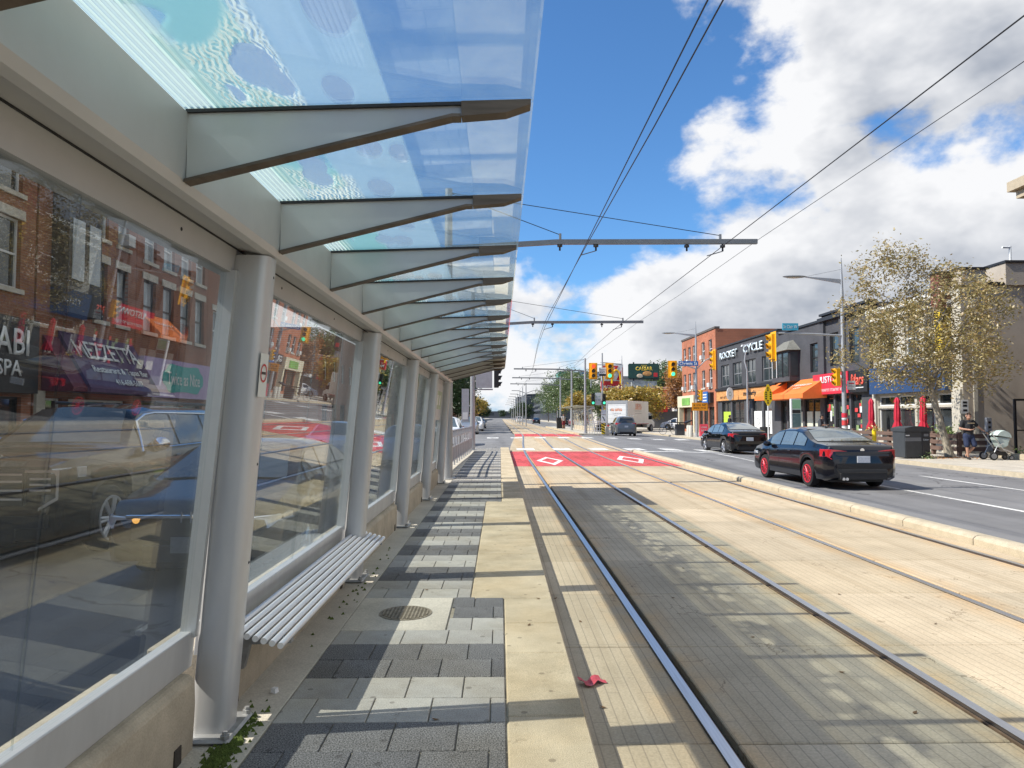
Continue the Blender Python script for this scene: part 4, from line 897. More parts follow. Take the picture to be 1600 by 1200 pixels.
for yc in (54.9, 52.7): G().lathe([(.30, XR + .085), (.30, XR + .098), (.26, XR + .098), (.26, XR + .085)], 20, (0, yc, 1.2), 'x', False).build('film_ring', greyprint, b.o)
b.box(.3, .5, 55.95, 57.7, -.02, 2.9, 'recess_dark', trim)
b.finish()
bs = thing('projecting_sign', 'white oval blade sign projecting over the moberly shop', 'sign', (XR - .9, 58.6, 3.45))
G().lathe([(.001, -.05), (.36, -.05), (.36, .05), (.001, .05)], 24, (0, 0, 0), 'y', False).build('panel', whitef, bs); bs.scale = (.75, 1, 1.5)
G().box(0, 1.35, -.02, .02, .34, .38).build('bracket', blackf, bs)
for s in (-.055, .052): G().lathe([(.13, s), (.10, s + .003), (.13, s + .003)], 16, (0, 0, 0), 'y', False).build('leaf_mark', mat('leaf_green', (.06, .25, .12), .5, var=.1), bs)
# ---- black house with bay window and orange awning
b = B('bay_window_building', 'charcoal painted two-storey house with peaked bay window above an orange awning', XR, -1, 43.6, 50.38, 7.45, 16, dkb)
b.box(-.7, .1, 46.9, 49.9, 3.95, 6.05, 'bay', dkb)
for a, c in ((47.0, 47.9), (48.05, 48.85), (49.0, 49.8)):
    w = b.box(-.725, -.705, a, c, 4.3, 5.85, 'bay_window', winglass); f = G()
    f.box(XR - .745, XR - .71, a - .03, a + .04, 4.25, 5.9); f.box(XR - .745, XR - .71, c - .04, c + .03, 4.25, 5.9); f.build('frame', whitef if a == 49.0 else blackf, w)
bw = G().box(XR - .6, XR - .12, 46.885, 46.895, 4.3, 5.85).build('bay_window', winglass, b.o)
g = G(); g.add([(XR - .95, 46.7, 6.02), (XR - .95, 50.1, 6.02), (XR, 50.1, 6.02), (XR, 46.7, 6.02), (XR - .25, 47.9, 6.72), (XR - .25, 48.9, 6.72), (XR, 48.9, 6.8), (XR, 47.9, 6.8)], [(0, 1, 5, 4), (1, 2, 6, 5), (3, 0, 4, 7), (4, 5, 6, 7), (0, 3, 2, 1)])
g.build('bay_roof', mat('bay_shingles', (.17, .165, .14), .9, var=.25, scale=6), b.o)
b.window(44.2, 45.3, 4.4, 6.25, blackf, True, mull=1); b.box(-.1, .3, 43.6, 50.38, 7.46, 7.6, 'coping', blackf)
b.window(44.0, 46.3, .1, 2.7, blackf, True, mull=2, glass=shopglass); b.window(46.6, 48.9, .1, 2.7, blackf, True, mull=2, glass=shopglass); b.window(49.2, 50.2, .1, 2.7, blackf, False, glass=shopglass)
for a, c in ((44.15, 44.95), (45.3, 46.15), (46.75, 47.6), (47.95, 48.7)): b.box(.10, .135, a, c, .6, 1.9, 'blind', mat('paper_blind', (.52, .54, .44), .8, var=.15, scale=1.5))
b.finish()
aw = wthing('orange_awning', 'orange fabric awning with a stepped peak and white lettering', 'awning', (XR, 47, 2.7))
orf = mat('orange_canvas', (.78, .185, .035), .75, var=.06, scale=3)
def awn(y0, y1, zt, zb, out, nm, m=orf):
    g = G(); x = XR - .02
    g.add([(x, y0, zt), (x, y1, zt), (x - out, y1, zb + .28), (x - out, y0, zb + .28), (x, y0, zb), (x, y1, zb), (x - out, y1, zb), (x - out, y0, zb)], [(0, 1, 2, 3), (3, 2, 6, 7), (0, 3, 7, 4), (1, 5, 6, 2), (4, 7, 6, 5), (0, 4, 5, 1)])
    return g.build(nm, m, aw)
awn(43.0, 46.7, 4.0, 2.72, 1.5, 'canopy'); awn(46.7, 49.0, 3.35, 2.72, 1.5, 'canopy'); awn(49.0, 51.2, 3.95, 2.72, 1.5, 'canopy')
t_ = scribble(aw, (XR - .80, 44.9, 3.58), '-x', 3.0, .2, whitef, 22, .2); t_.rotation_euler.y = math.atan2(1.5, 1.0)
t_ = scribble(aw, (XR - 1.10, 44.9, 3.38), '-x', 1.0, .12, whitef, 24, .2); t_.rotation_euler.y = math.atan2(1.5, 1.0)
# ---- taller black shop with the red sign
b = B('red_sign_building', 'black painted shop with pilasters under a long red sign', XR, -1, 37.6, 43.58, 7.75, 18, dkb)
for yc in (42.0, 39.6): b.window(yc - .55, yc + .55, 4.6, 6.6, blackf, True)
for yy in (43.3, 40.8, 37.9): b.box(-.16, .02, yy - .25, yy + .25, 4.2, 7.4, 'pilaster', dkb)
b.box(-.30, .3, 37.6, 43.58, 7.40, 7.62, 'cornice', blackf); b.box(-.18, .3, 37.6, 43.58, 7.76, 7.9, 'coping', blackf)
sr = mat('sign_crimson', (.60, .03, .055), .45, var=.04)
b.box(-.34, .02, 39.75, 44.2, 2.92, 4.15, 'red_fascia', sr); text('JUSTOWN', .55, whitef, (XR - .345, 41.7, 3.72), '-x', b.o, 3.1, .02, .015); scribble(b.o, (XR - .345, 41.5, 3.16), '-x', 3.2, .17, whitef, 25, .2)
G().lathe([(.001, 0), (.30, 0), (.30, .02), (.001, .02)], 20, (XR - .365, 43.6, 3.5), 'x', False).build('logo_disc', mat('logo_blue', (.06, .12, .45), .5), b.o)
b.box(-.30, .02, 37.7, 39.72, 2.92, 4.15, 'black_fascia', trim); text('Mars', .62, mat('sign_orange_red', (.70, .10, .06), .45), (XR - .31, 38.75, 3.62), '-x', b.o, 1.45, .02, .02, shear=.25); G().box(XR - .33, XR - .302, 38.05, 39.4, 3.14, 3.19).build('underline', whitef, b.o)
for a, c in ((42.2, 43.4), (40.3, 42.0), (38.9, 40.1)): b.window(a, c, .1, 2.85, blackf, True, glass=shopglass)
post = [mat('poster_white', (.66, .67, .66), .6, var=.25, scale=9), mat('poster_red', (.55, .05, .05), .6, var=.3, scale=6), mat('poster_green', (.20, .28, .12), .6, var=.3, scale=6)]
random.seed(9)
for a, c in ((42.2, 43.4), (40.3, 42.0), (38.9, 40.1)):
    for _ in range(10):
        w, h = random.uniform(.15, .38), random.uniform(.18, .42); yy = random.uniform(a + .05, c - w - .05); zz = random.uniform(.2, 2.1)
        q_ = .10 + random.uniform(0, .03); b.box(q_, q_ + .006, yy, yy + w, zz, zz + h, 'poster', random.choice(post))
b.box(.3, .5, 37.75, 38.7, -.02, 2.85, 'recess_dark', trim)
b.finish()
# ---- cream storefront with grey stucco flank
stuc = mat('grey_stucco', (.42, .365, .30), .9, var=.16, scale=.8, bump=.5, bscale=25)
creamp = mat('cream_paint', (.46, .43, .36), .8, var=.1, scale=2)
b = B('cream_corner_building', 'cream storefront with a plain grey stucco flank and stepped parapet', XR, -1, 30.3, 37.58, 7.3, 18, creamp, stuc)
b.box(-.35, .02, 31.0, 37.4, 2.75, 4.1, 'blue_fascia', mat('fascia_blue', (.02, .055, .14), .5, var=.1)); scribble(b.o, (XR - .355, 35.4, 3.55), '-x', 2.2, .32, whitef, 26, .2)
b.box(-.42, .3, 30.9, 37.5, 6.95, 7.2, 'cornice', mat('cornice_white', (.66, .65, .60), .7, var=.1)); b.box(-.20, .3, 30.9, 37.5, 6.55, 6.75, 'frieze', mat('cornice_white', (.66, .65, .60)))
for yc in (36.2, 34.0, 32.2): b.window(yc - .6, yc + .6, 4.5, 6.3, whitef, True, stone)
for a, c in ((35.6, 37.2), (33.9, 35.4), (32.4, 33.7), (31.1, 32.2)): b.window(a, c, .35, 2.0, whitef, False, glass=shopglass); b.window(a, c, 2.12, 2.62, whitef, False, glass=shopglass)
b.box(-.12, .05, 30.32, 30.9, -.02, 2.75, 'pilaster', creamp); b.box(-.12, .05, 37.25, 37.56, -.02, 2.75, 'pilaster', creamp)
b.box(.0, 1.1, 30.2, 30.9, 7.28, 7.95, 'parapet_pier', stuc); b.box(-.06, 1.16, 30.14, 30.96, 7.95, 8.05, 'pier_cap', blackf)
b.box(-.5, .35, 30.95, 31.6, 6.4, 7.95, 'brick_chimney', brickmat('dark_red_brick', (.20, .055, .04), (.16, .045, .035), (.15, .10, .08), axis='xz')); b.box(-.56, .42, 30.9, 31.66, 7.95, 8.03, 'chimney_cap', blackf)
b.box(-.42, .25, 30.98, 31.5, 4.1, 6.39, 'yellow_pier', mat('yellow_paint', (.62, .44, .03), .8, var=.25, scale=3))
b.box(1.1, 1.9, 30.22, 30.5, 7.28, 7.42, 'coping', blackf)
b.box(1.95, 9, 30.18, 31.5, 7.28, 8.25, 'parapet_high', stuc); b.box(1.9, 9.1, 30.12, 31.6, 8.25, 8.35, 'coping', blackf)
G().cyl((22.7, 30.9, 8.3), (22.7, 30.9, 9.15), .05, n=8).build('vent_pipe', whitef, b.o); G().cyl((22.7, 30.9, 9.1), (22.35, 30.9, 9.1), .05, n=8).build('vent_pipe', whitef, b.o); G().lathe([(.16, 8.35), (.22, 8.42), (.12, 8.5)], 12, (22.7, 30.9, 0), 'z').build('vent_collar', greyf, b.o)
b.box(.45, .62, 30.26, 30.298, 0, 7.2, 'downpipe', creamp)
b.box(3.1, 3.35, 30.24, 30.29, 2.6, 5.6, 'patched_strip', mat('stucco_patch', (.36, .34, .30), .9, var=.1))
b.finish()
# ---- the next building, only its cornice reaches into the view
b = B('cornice_building', 'near corner building showing only its tan bracketed cornice above the street', XR - .05, -1, 2, 25.6, 10.4, 16, brickmat('brown_brick', (.24, .11, .065), (.20, .09, .055), (.22, .17, .13)))
tan = mat('tan_cornice', (.42, .35, .25), .8, var=.1)
b.box(-.75, .4, 2, 26.2, 10.05, 10.42, 'cornice', tan); b.box(-.55, .3, 2, 26.0, 9.75, 10.04, 'cornice_bed', tan); b.box(-.35, .2, 2, 25.85, 9.5, 9.74, 'cornice_step', mat('cornice_dark', (.20, .165, .12), .8, var=.1))
for k in range(10): b.window(3.4 + k * 2.2, 4.6 + k * 2.2, 4.6, 6.6, whitef, True, stone); b.window(3.4 + k * 2.2, 4.6 + k * 2.2, 7.3, 9.0, whitef, True, stone); b.window(3.2 + k * 2.2, 5.0 + k * 2.2, .4, 3.0, blackf, False, glass=shopglass)
b.finish()
# ================================================================== SOUTH SIDE (seen through the glass)
XLF = -13.
brn = brickmat('red_brown_brick', (.27, .105, .055), (.22, .085, .048), (.24, .18, .14))
b = B('spa_building', 'black shopfront with white spa lettering below brick upper floors', XLF, 1, -25, 19.9, 10.8, 14, brn)
b.box(-.25, .02, -24, 19.8, 2.2, 4.2, 'fascia', trim); text('NABI', .7, whitef, (XLF + .26, 18.4, 3.55), '+x', b.o, 1.9, .02, .01); text('SPA', .42, whitef, (XLF + .26, 18.6, 2.85), '+x', b.o, .95, .02, .01)
for yc in (11.5, 14, 16.5, 18.7): b.window(yc - .6, yc + .6, 5, 6.9, whitef, True, stone, stone); b.window(yc - .6, yc + .6, 7.6, 9.0, whitef, True, stone)
for a, c in ((10.5, 13), (13.3, 16), (16.3, 19.5)): b.window(a, c, .2, 2.1, blackf, False, glass=shopglass)
b.finish()
b = B('mezzetta_building', 'red brown brick three-storey building with dark bay and a purple restaurant awning', XLF, 1, 20.0, 25.4, 10.9, 14, brn)
b.box(-.5, .02, 20.6, 22.3, 4.6, 9.4, 'bay', mat('dark_cladding', (.045, .045, .048), .7, var=.15, streak=(1, 8, .3)))
for a in (20.75, 21.6): 
    w = b.box(-.525, -.505, a, a + .6, 5.6, 7.4, 'bay_window', mat('pale_window', (.32, .36, .38), .08, var=.2, scale=1, coat=.5)); b.box(-.525, -.505, a, a + .6, 8.0, 9.2, 'bay_window', MATS['pale_window'])
for yc in (23.2, 24.5): b.window(yc - .36, yc + .36, 4.7, 6.6, blackf, True, stone, stone, glass=MATS['pale_window']); b.window(yc - .36, yc + .36, 7.4, 9.0, whitef, True, stone, stone, glass=MATS['pale_window'], ac=acm if yc > 24 else None)
b.window(20.5, 21.3, .1, 2.1, whitef, False, glass=shopglass); b.window(21.6, 24.9, .7, 2.1, whitef, False, mull=3, glass=shopglass); b.box(-.08, .05, 20.02, 20.4, -.02, 2.3, 'pilaster', creamp)
b.finish()
aw = wthing('purple_awning', 'purple canvas awning lettered for a tapas restaurant', 'awning', (XLF, 22.8, 2.3))
pur = mat('purple_canvas', (.085, .045, .105), .8, var=.08); mar = mat('maroon_canvas', (.11, .02, .04), .8, var=.08)
def awl(y0, y1, zt, zb, out, m, p):
    g = G(); x = XLF + .02
    g.add([(x, y0, zt), (x, y1, zt), (x + out, y1, zb + .12), (x + out, y0, zb + .12), (x, y0, zb), (x, y1, zb), (x + out, y1, zb), (x + out, y0, zb)], [(0, 1, 2, 3), (3, 2, 6, 7), (0, 3, 7, 4), (1, 5, 6, 2), (4, 7, 6, 5), (0, 4, 5, 1)]); g.build('canopy', m, p)
awl(20.3, 21.0, 3.9, 2.3, .9, mar, aw); awl(21.0, 25.2, 4.1, 2.3, 1.0, pur, aw)
def slanted(s, h, y, z, w, p, out=.58, zt=4.1, zb=2.42, dep=1.0):
    t = text(s, h, whitef, (XLF + .05 + dep * (zt - z) / (zt - zb), y, z), '+x', p, w, .01, .01)
    t.rotation_euler.y = -math.atan2(dep, zt - zb); return t
slanted('MEZZETTA', .62, 23.1, 3.62, 3.6, aw); slanted('Restaurant & Tapas Bar', .30, 23.3, 3.0, 3.3, aw); slanted('416-658-5687', .22, 23.4, 2.66, 1.7, aw)
b = B('second_hand_building', 'brick building with lilac shop sign bearing a teal plaque', XLF, 1, 25.42, 31.6, 10.6, 14, brn)
lil = mat('lilac_sign', (.40, .30, .50), .6, var=.12, scale=3); teal = mat('teal_plaque', (.02, .33, .31), .5, var=.05)
b.box(-.3, .02, 25.5, 31.5, 2.3, 3.75, 'fascia', lil)
g = G(); n = 40; vs = [(XLF + .32, 28.7 + (1.75 + .09 * math.cos(6 * t)) * math.copysign(abs(math.cos(t)) ** .6, math.cos(t)), 3.05 + (.55 + .05 * math.cos(6 * t)) * math.copysign(abs(math.sin(t)) ** .6, math.sin(t))) for t in [2 * math.pi * k / n for k in range(n)]]
g.add(vs, [tuple(range(n))]); g.build('plaque', teal, b.o, recalc=False); text('Twice as Nice', .5, whitef, (XLF + .325, 28.7, 3.05), '+x', b.o, 2.9, .01)
for yc in (26.4, 27.9, 29.4, 30.8): b.window(yc - .45, yc + .45, 4.7, 6.6, blackf, True, stone, stone, glass=MATS['pale_window']); b.window(yc - .45, yc + .45, 7.3, 8.8, whitef, True, stone, glass=MATS['pale_window'])
for a, c in ((25.8, 27.6), (27.8, 29.2), (29.4, 31.2)): b.window(a, c, .3, 2.15, blackf, False, glass=shopglass)
b.finish()
b = B('convenience_building', 'corner brick building with a red convenience store sign', XLF, 1, 31.62, 36, 10.3, 14, brn)
b.box(-.3, .02, 31.8, 35.8, 2.3, 3.6, 'fascia', sr); text('CONVENIENCE', .5, whitef, (XLF + .31, 33.8, 2.85), '+x', b.o, 3.6, .02)
for yc in (32.7, 34.6): b.window(yc - .5, yc + .5, 4.6, 6.4, whitef, True, stone, stone)
b.window(32, 33.6, .1, 2.1, blackf, False, glass=shopglass); b.window(33.9, 35.7, .4, 2.1, blackf, False, glass=shopglass)
b.finish()
for k, (y0, y1, h, mm) in enumerate(((55, 70, 8.5, brn), (71, 92, 7.2, cream), (93, 120, 9.5, brn), (121, 160, 7.5, dkb), (161, 230, 9, brn))):
    b = B('low_shop_building', ['brick shop block on the far side of the side street', 'cream low shop block beyond the brick corner shops', 'brick block with upper flats behind the leafy trees', 'dark low block far along the south side', 'distant brick block at the end of the south side'][k], XLF - 1, 1, y0, y1, h, 14, mm)
    yy = y0 + 1.5
    while yy < y1 - 2.5:
        b.window(yy, yy + 1.2, 4.5, 6.2, whitef, True); b.window(yy - .3, yy + 1.6, .4, 2.6, blackf, False, glass=shopglass); yy += 3.2
    b.finish()
# ================================================================== FAR NORTH SIDE
gcl = mat('charcoal_cladding', (.085, .088, .095), .6, var=.06, streak=(1, 1, .2)); corr = mat('corrugated_grey', (.42, .43, .43), .5, .4, var=.1, streak=(14, 14, .3))
mcr = mat('restaurant_red', (.56, .02, .025), .4, var=.04); mcy = mat('arch_yellow', (.85, .50, .02), .4, var=.04)
def arches(cx, cy, cz, h, w, m, parent, y_t=.12, r=.13):
    for s in (-1, 1):
        pts = []
        for k in range(13):
            t = math.pi * k / 12; pts.append((cx + s * w / 4 - math.cos(t) * w / 4, cy, cz + h * math.sin(t) ** .75))
        g = G(); vs = []
        for x, y, z in pts: vs.append((x, y, z))
        g.tube(pts, r, 6).build('golden_arch', m, parent, smooth=True)
mc = wthing('restaurant_building', 'charcoal fast food restaurant with red arch wall and pale canopy', 'building', (28, 103, -.02))
G().box(20.8, 36, 96, 112, -.02, 4.45).build('wall', gcl, mc); G().box(20.5, 36.3, 95.7, 112.3, 4.46, 5.6).build('parapet', corr, mc)
G().box(19.9, 22.6, 95.3, 96.2, 2.2, 5.35).build('red_wall', mcr, mc); arches(21.25, 95.2, 2.65, 2.1, 1.9, mcy, mc)
G().box(23.2, 36, 94.2, 96, 2.3, 2.75).build('canopy', whitef, mc); text('McCafé', .7, whitef, (24.7, 95.98, 3.55), '-y', mc, 2.0, .04, .01, shear=.3)
for a, c, mm in ((24.8, 26.0, mat('menu_poster', (.50, .28, .12), .6, var=.4)), (26.4, 27.8, shopglass), (28.4, 30.5, shopglass)): G().box(a, c, 95.95, 95.99, .3, 2.2).build('window', mm, mc)
py = wthing('restaurant_pylon_sign', 'tall red and white pylon sign with yellow arches above the trees', 'sign', (14.3, 92, -.02))
for x in (13.7, 15.2): G().cyl((x, 92, -.02), (x, 92, 8.3), .11, n=8).build('leg', greyf, py)
G().box(13.2, 16.0, 91.7, 92.3, 6.2, 8.35).build('upper_panel', whitef, py); g = G(); g.prism([(15.1, 6.3), (15.95, 6.3), (15.95, 8.0)], 'y', 91.66, 91.69); g.prism([(13.3, 7.4), (15.0, 7.4), (15.35, 8.15), (13.3, 8.15)], 'y', 91.66, 91.69); g.build('red_print', mcr, py)
text('rs', .4, whitef, (14.7, 91.65, 7.75), '-y', py, .5, .01)
G().box(13.15, 16.0, 91.7, 92.3, 4.95, 6.15).build('name_panel', mcr, py); text("McDonald's", .42, whitef, (14.5, 91.69, 5.45), '-y', py, 2.3, .03, .015); arches(14.5, 91.55, 5.85, 1.75, 2.3, mcy, py, r=.11)
bb = wthing('billboard', 'dark green billboard advertising a caesar burger on posts above the restaurant', 'billboard', (22.8, 112, 5.5))
for x in (21.2, 24.4): G().cyl((x, 112, 4.6), (x, 112, 10.2), .12, n=8).build('post', blackf, bb)
G().box(20.3, 25.2, 111.6, 112, 7.55, 9.95).build('panel', mat('billboard_green', (.012, .055, .042), .5, var=.3, scale=1.5), bb, bevel=.12)
text('CAESAR', .62, mat('caesar_yellow', (.80, .56, .06), .5), (22.8, 111.58, 9.15), '-y', bb, 2.7, .01, .025); scribble(bb, (22.8, 111.58, 9.64), '-y', .9, .2, MATS['caesar_yellow'], 27, .2)
bun = mat('burger_bun', (.55, .26, .08), .6, var=.35, scale=4); g = G(); g.ball((23.3, 111.6, 8.35), (.75, .05, .38), 16, 8); g.build('burger_print', bun, bb, smooth=True)
g = G(); g.ball((22.1, 111.58, 8.0), (.5, .04, .33), 14, 8); g.build('wrap_print', mat('wrap_cream', (.66, .52, .36), .6, var=.3, scale=5), bb, smooth=True)
G().box(24.3, 24.9, 111.57, 111.6, 7.85, 8.5).build('red_badge', mcr, bb); G().box(20.8, 24.8, 111.6, 112.2, 6.2, 7.2).build('catwalk_hoarding', mat('hoarding', (.40, .40, .38), .7, var=.5, scale=1.2), bb)
G().box(20.4, 25.1, 111.3, 112.3, 7.42, 7.5).build('catwalk', blackf, bb)
def slab(label, x0, x1, y0, y1, h, m, wm, nx, nz, name='block_building', z0=3., cat='building', frame=greyf, west=True):
    o = wthing(name, label, cat, ((x0 + x1) / 2, (y0 + y1) / 2, -.02)); G().box(x0, x1, y0, y1, -.02, h).build('wall', m, o); G().box(x0 - .15, x1 + .15, y0 - .15, y1 + .15, h, h + .35).build('coping', greyf, o)
    for j in range(nz):
        z = z0 + (h - z0 - .6) * j / max(1, nz); dz = (h - z0 - .6) / nz * .55
        for i in range(nx):
            x = lerp(x0 + .6, x1 - .6, (i + .5) / nx); w = (x1 - x0) / nx * .28
            p = G().box(x - w, x + w, y0 - .06, y0 - .02, z, z + dz).build('window', wm, o)
        if west:
            ny = int((y1 - y0) / 4)
            for i in range(ny):
                y = lerp(y0 + 1, y1 - 1, (i + .5) / ny); p = G().box(x0 - .06, x0 - .02, y - 1.1, y + 1.1, z, z + dz).build('window', wm, o)
    return o
slab('beige mid-rise block behind the far platform', 18.5, 30, 150, 172, 9.6, cream, winglass, 5, 2)
slab('pale grey commercial block with dark awning beside the beige block', 17.5, 32, 122, 146, 8.2, mat('pale_render', (.48, .45, .42), .85, var=.1), winglass, 4, 2)
slab('green glazed tower top rising far behind the street trees', 25, 29.5, 300, 315, 20.5, mat('green_glass', (.05, .32, .24), .3, var=.2), winglass, 3, 6)
slab('pinkish tower beside the green glazed tower', 29.6, 33.5, 301, 315, 20, mat('pink_render', (.42, .30, .24), .8, var=.1), winglass, 2, 6)
slab('pale blue painted block beside the pinkish tower', 33.6, 43, 303, 318, 20.5, mat('mural_blue', (.22, .34, .50), .8, var=.4, scale=.4), winglass, 1, 2)
dk = slab('large dark glass mid-rise with rounded balconies far along the street', 20, 46, 245, 300, 13.5, mat('dark_facade', (.035, .043, .06), .4, var=.3, scale=.3), winglass, 8, 4)
G().box(24, 40, 250, 290, 13.9, 15.6).build('penthouse', mat('dark_facade', (.035, .043, .06)), dk); G().box(23, 41, 249, 291, 15.6, 15.9).build('penthouse_roof', greyf, dk)
for z in (5, 8, 11): G().box(18.9, 46, 243.8, 300, z, z + .25).build('balcony_band', corr, dk)
slab('dark stepped block continuing beyond the glass mid-rise', 20, 44, 302, 420, 11.5, mat('dark_facade', (.035, .043, .06)), winglass, 6, 3)
for k, (x0, x1, y0, y1, h, mm) in enumerate(((15.5, 34, 430, 520, 15, MATS['dark_facade']), (14, 30, 560, 650, 17, gcl), (-30, -14, 240, 330, 8, cream), (-30, -14, 335, 480, 9, brn), (-60, 60, 760, 790, 7, gcl))):
    slab(['distant dark block far along the north side', 'distant grey tower block beyond the dark block', 'distant cream block on the south side', 'distant brick block on the south side', 'grey low blocks closing the far end of the street'][k], x0, x1, y0, y1, h, mm, winglass, 4, 2, west=False)
# ================================================================== STREET FURNITURE
polem = mat('pole_galvanised', (.40, .41, .42), .5, .45, var=.1, scale=3); polec = mat('pole_concrete', (.44, .43, .40), .85, var=.15, scale=4)
sigy = mat('signal_yellow', (.80, .40, .008), .45, var=.06); sigb = mat('signal_black', (.012, .012, .012), .5)
LENS = {'r': mat('lens_red', (.9, .05, .02), .3, var=0, emit=1.6), 'g': mat('lens_green', (.06, .80, .42), .3, var=0, emit=1.3), 'a': mat('lens_amber', (.9, .5, .05), .3, var=0, emit=1.5), None: mat('lens_dark', (.05, .038, .02), .25, var=.2)}
bluesg = mat('street_sign_blue', (.02, .13, .42), .45, var=.05); cyansg = mat('street_sign_cyan', (.06, .42, .58), .45, var=.05)
GS = 'traffic signals at the crossing'
def signal(label, loc, rz, lit, w=.36, h=1.15, body=None, backboard=True, group=GS):
    body = body or sigy; o = thing('traffic_signal', label, 'traffic signal', loc, rz, group); hh = h / 2
    if backboard: G().box(-w * .86, w * .86, -.02, .0, -hh - .10, hh + .10).build('backboard', body, o, bevel=.008)
    hs = G().box(-w / 2, w / 2, -.17, .03, -hh, hh).build('housing', body, o, bevel=.015)
    for k, c in enumerate('rag'):
        z = hh - h * (k + .5) / 3; r_ = min(w * .38, h / 3 * .40)
        G().lathe([(.001, -.185), (r_, -.182), (r_, -.165), (.001, -.165)], 18, (0, 0, z), 'y', False).build('lens', LENS[c if c == lit else None], o)
        g = G(); n = 12; vs = []
        for yv in (-.17, -.17 - r_ * 1.5):
            for i in range(n + 1):
                t = math.pi * (-.18 + 1.36 * i / n); cut = 1 if yv > -.2 else (.55 + .45 * max(0, math.sin(t)))
                vs.append((math.cos(t) * r_ * 1.08, -.17 + (yv + .17) * cut, z + math.sin(t) * r_ * 1.08))
        g.add(vs, [(i, i + 1, n + 2 + i, n + 1 + i) for i in range(n)]); g.build('visor', body if body is sigy and rz == 0 else sigb if rz == 0 else body, o, smooth=True, recalc=False)
    return o
def lamp(label, x, y, h=8.8, arm=2.65, group='street lamps along the north kerb', sgn=-1):
    o = thing('street_lamp', label, 'street lamp', (x, y, -.02), 0, group)
    G().tube([(0, 0, 0), (0, 0, 1.1), (0, 0, h * .82), (0, 0, h)], [.12, .105, .075, .02], 12).build('pole', polem, o, smooth=True)
    za = h * .89
    G().prism([(0, za - .22), (0, za - .02), (sgn * arm * .62, za + .10), (sgn * arm * .62, za + .06)], 'y', -.03, .03).build('arm', polem, o)
    hd = G().ball((sgn * arm * .81, 0, za + .10), (arm * .21, .17, .065), 16, 8).build('lamp_head', mat('lamp_grey', (.26, .27, .28), .5, .3, var=.05), o, smooth=True)
    G().ball((sgn * arm * .83, 0, za + .055), (arm * .13, .12, .04), 12, 6).build('lens', mat('lamp_lens', (.55, .52, .44), .3, var=.1), hd, smooth=True)
    G().cyl((0, 0, h * .94), (sgn * arm * .62, 0, za + .10), .006, n=4).build('stay_wire', sigb, o)
    return o
l1 = lamp('tall street lamp carrying a signal arm beside the spotted street tree', 15.5, 31.7)
G().tube([(0, 0, 5.24), (-1.4, 0, 5.32), (-2.9, 0, 5.36)], [.05, .045, .035], 8).build('signal_arm', polem, l1, smooth=True)
for z0_, z1_, mm in ((1.55, 1.75, sr), (1.2, 1.42, post[1]), (.75, .95, post[1]), (1.0, 1.15, post[0]), (1.46, 1.53, post[0])): G().lathe([(.118, z0_), (.118, z1_)], 12, close=False).build('poster', mm, l1, smooth=True)
signal('yellow traffic signal facing the side street at the arm end by the cyan street sign', (12.35, 31.7, 4.72), R(-90), None)
o = thing('street_name_sign', 'cyan street name plate hung on the signal arm', 'street sign', (13.1, 31.66, 5.62)); G().box(-.36, .36, -.015, .015, -.16, .16).build('plate', cyansg, o); text('St Clair W', .15, whitef, (0, -.017, 0), '-y', o, .62, .003)
signal('yellow signal with black visors half hidden behind the lamp pole', (15.28, 31.72, 3.35), R(-90), None, .30, .8, backboard=False)
o = thing('parking_sign', 'small white parking notice bolted to the lamp pole', 'sign', (15.82, 31.66, 2.98)); G().box(-.19, .19, -.01, .01, -.2, .2).build('plate', whitef, o, bevel=.004)
G().box(-.12, .12, -.013, -.011, .06, .11).build('print', sr, o); G().box(-.14, .14, -.013, -.011, -.05, -.02).build('print', greyprint, o); G().box(-.2, -.17, .0, .02, .0, .03).build('clamp', polem, o); G().box(-.32, -.17, .0, .02, -.02, .04).build('bracket', polem, o)
l2 = lamp('tall street lamp with signals and a blue street name sign by the brick walk-up', 15.5, 55.7, 9.1)
G().tube([(0, 0, 5.35), (-1.0, 0, 5.7), (-1.9, 0, 5.75)], [.05, .045, .04], 8).build('signal_arm', polem, l2); G().tube([(0, 0, 5.3), (.7, 0, 6.0), (1.35, 0, 6.35)], [.05, .045, .04], 8).build('signal_arm', polem, l2)
signal('traffic signal showing green beside the blue street name sign', (13.6, 55.6, 5.3), 0, 'g', .42, 1.15)
signal('yellow traffic signal facing the side street in front of the dark cycle shop', (16.95, 55.7, 6.05), R(-90), None, .42, 1.45)
o = thing('street_name_sign', 'blue Christie street name plate on the lamp arm', 'street sign', (14.85, 55.55, 5.75)); G().box(-.78, .78, -.015, .015, -.19, .19).build('plate', bluesg, o); text('Christie St', .27, whitef, (0, -.017, 0), '-y', o, 1.40, .004, .01)
signal('small amber signal box on the lamp pole above the orange sign', (15.9, 55.6, 3.25), R(-90), None, .34, .85, backboard=False)
o = thing('construction_sign', 'orange rectangular construction notice with black print on the lamp pole', 'sign', (15.7, 55.5, 2.35)); G().box(-.62, .62, -.015, .015, -.32, .32).build('plate', mat('construction_orange', (.80, .30, .01), .5, var=.05), o, bevel=.004)
scribble(o, (0, -.018, .12), '-y', .95, .13, blk, 2); scribble(o, (0, -.018, -.1), '-y', .95, .13, blk, 5)
lamp('street lamp standing before the restaurant pylon sign', 15.2, 88, 9.2); lamp('street lamp among the yellow street trees', 15.2, 118, 9); lamp('distant street lamp beside the dark mid-rise', 15.0, 150, 9)
lamp('distant street lamp before the beige block', 15.0, 185, 9)
o = thing('decorative_lamp', 'slim grey pole with swan-neck white lamp before the cycle shop', 'street lamp', (16.0, 45.6, -.02))
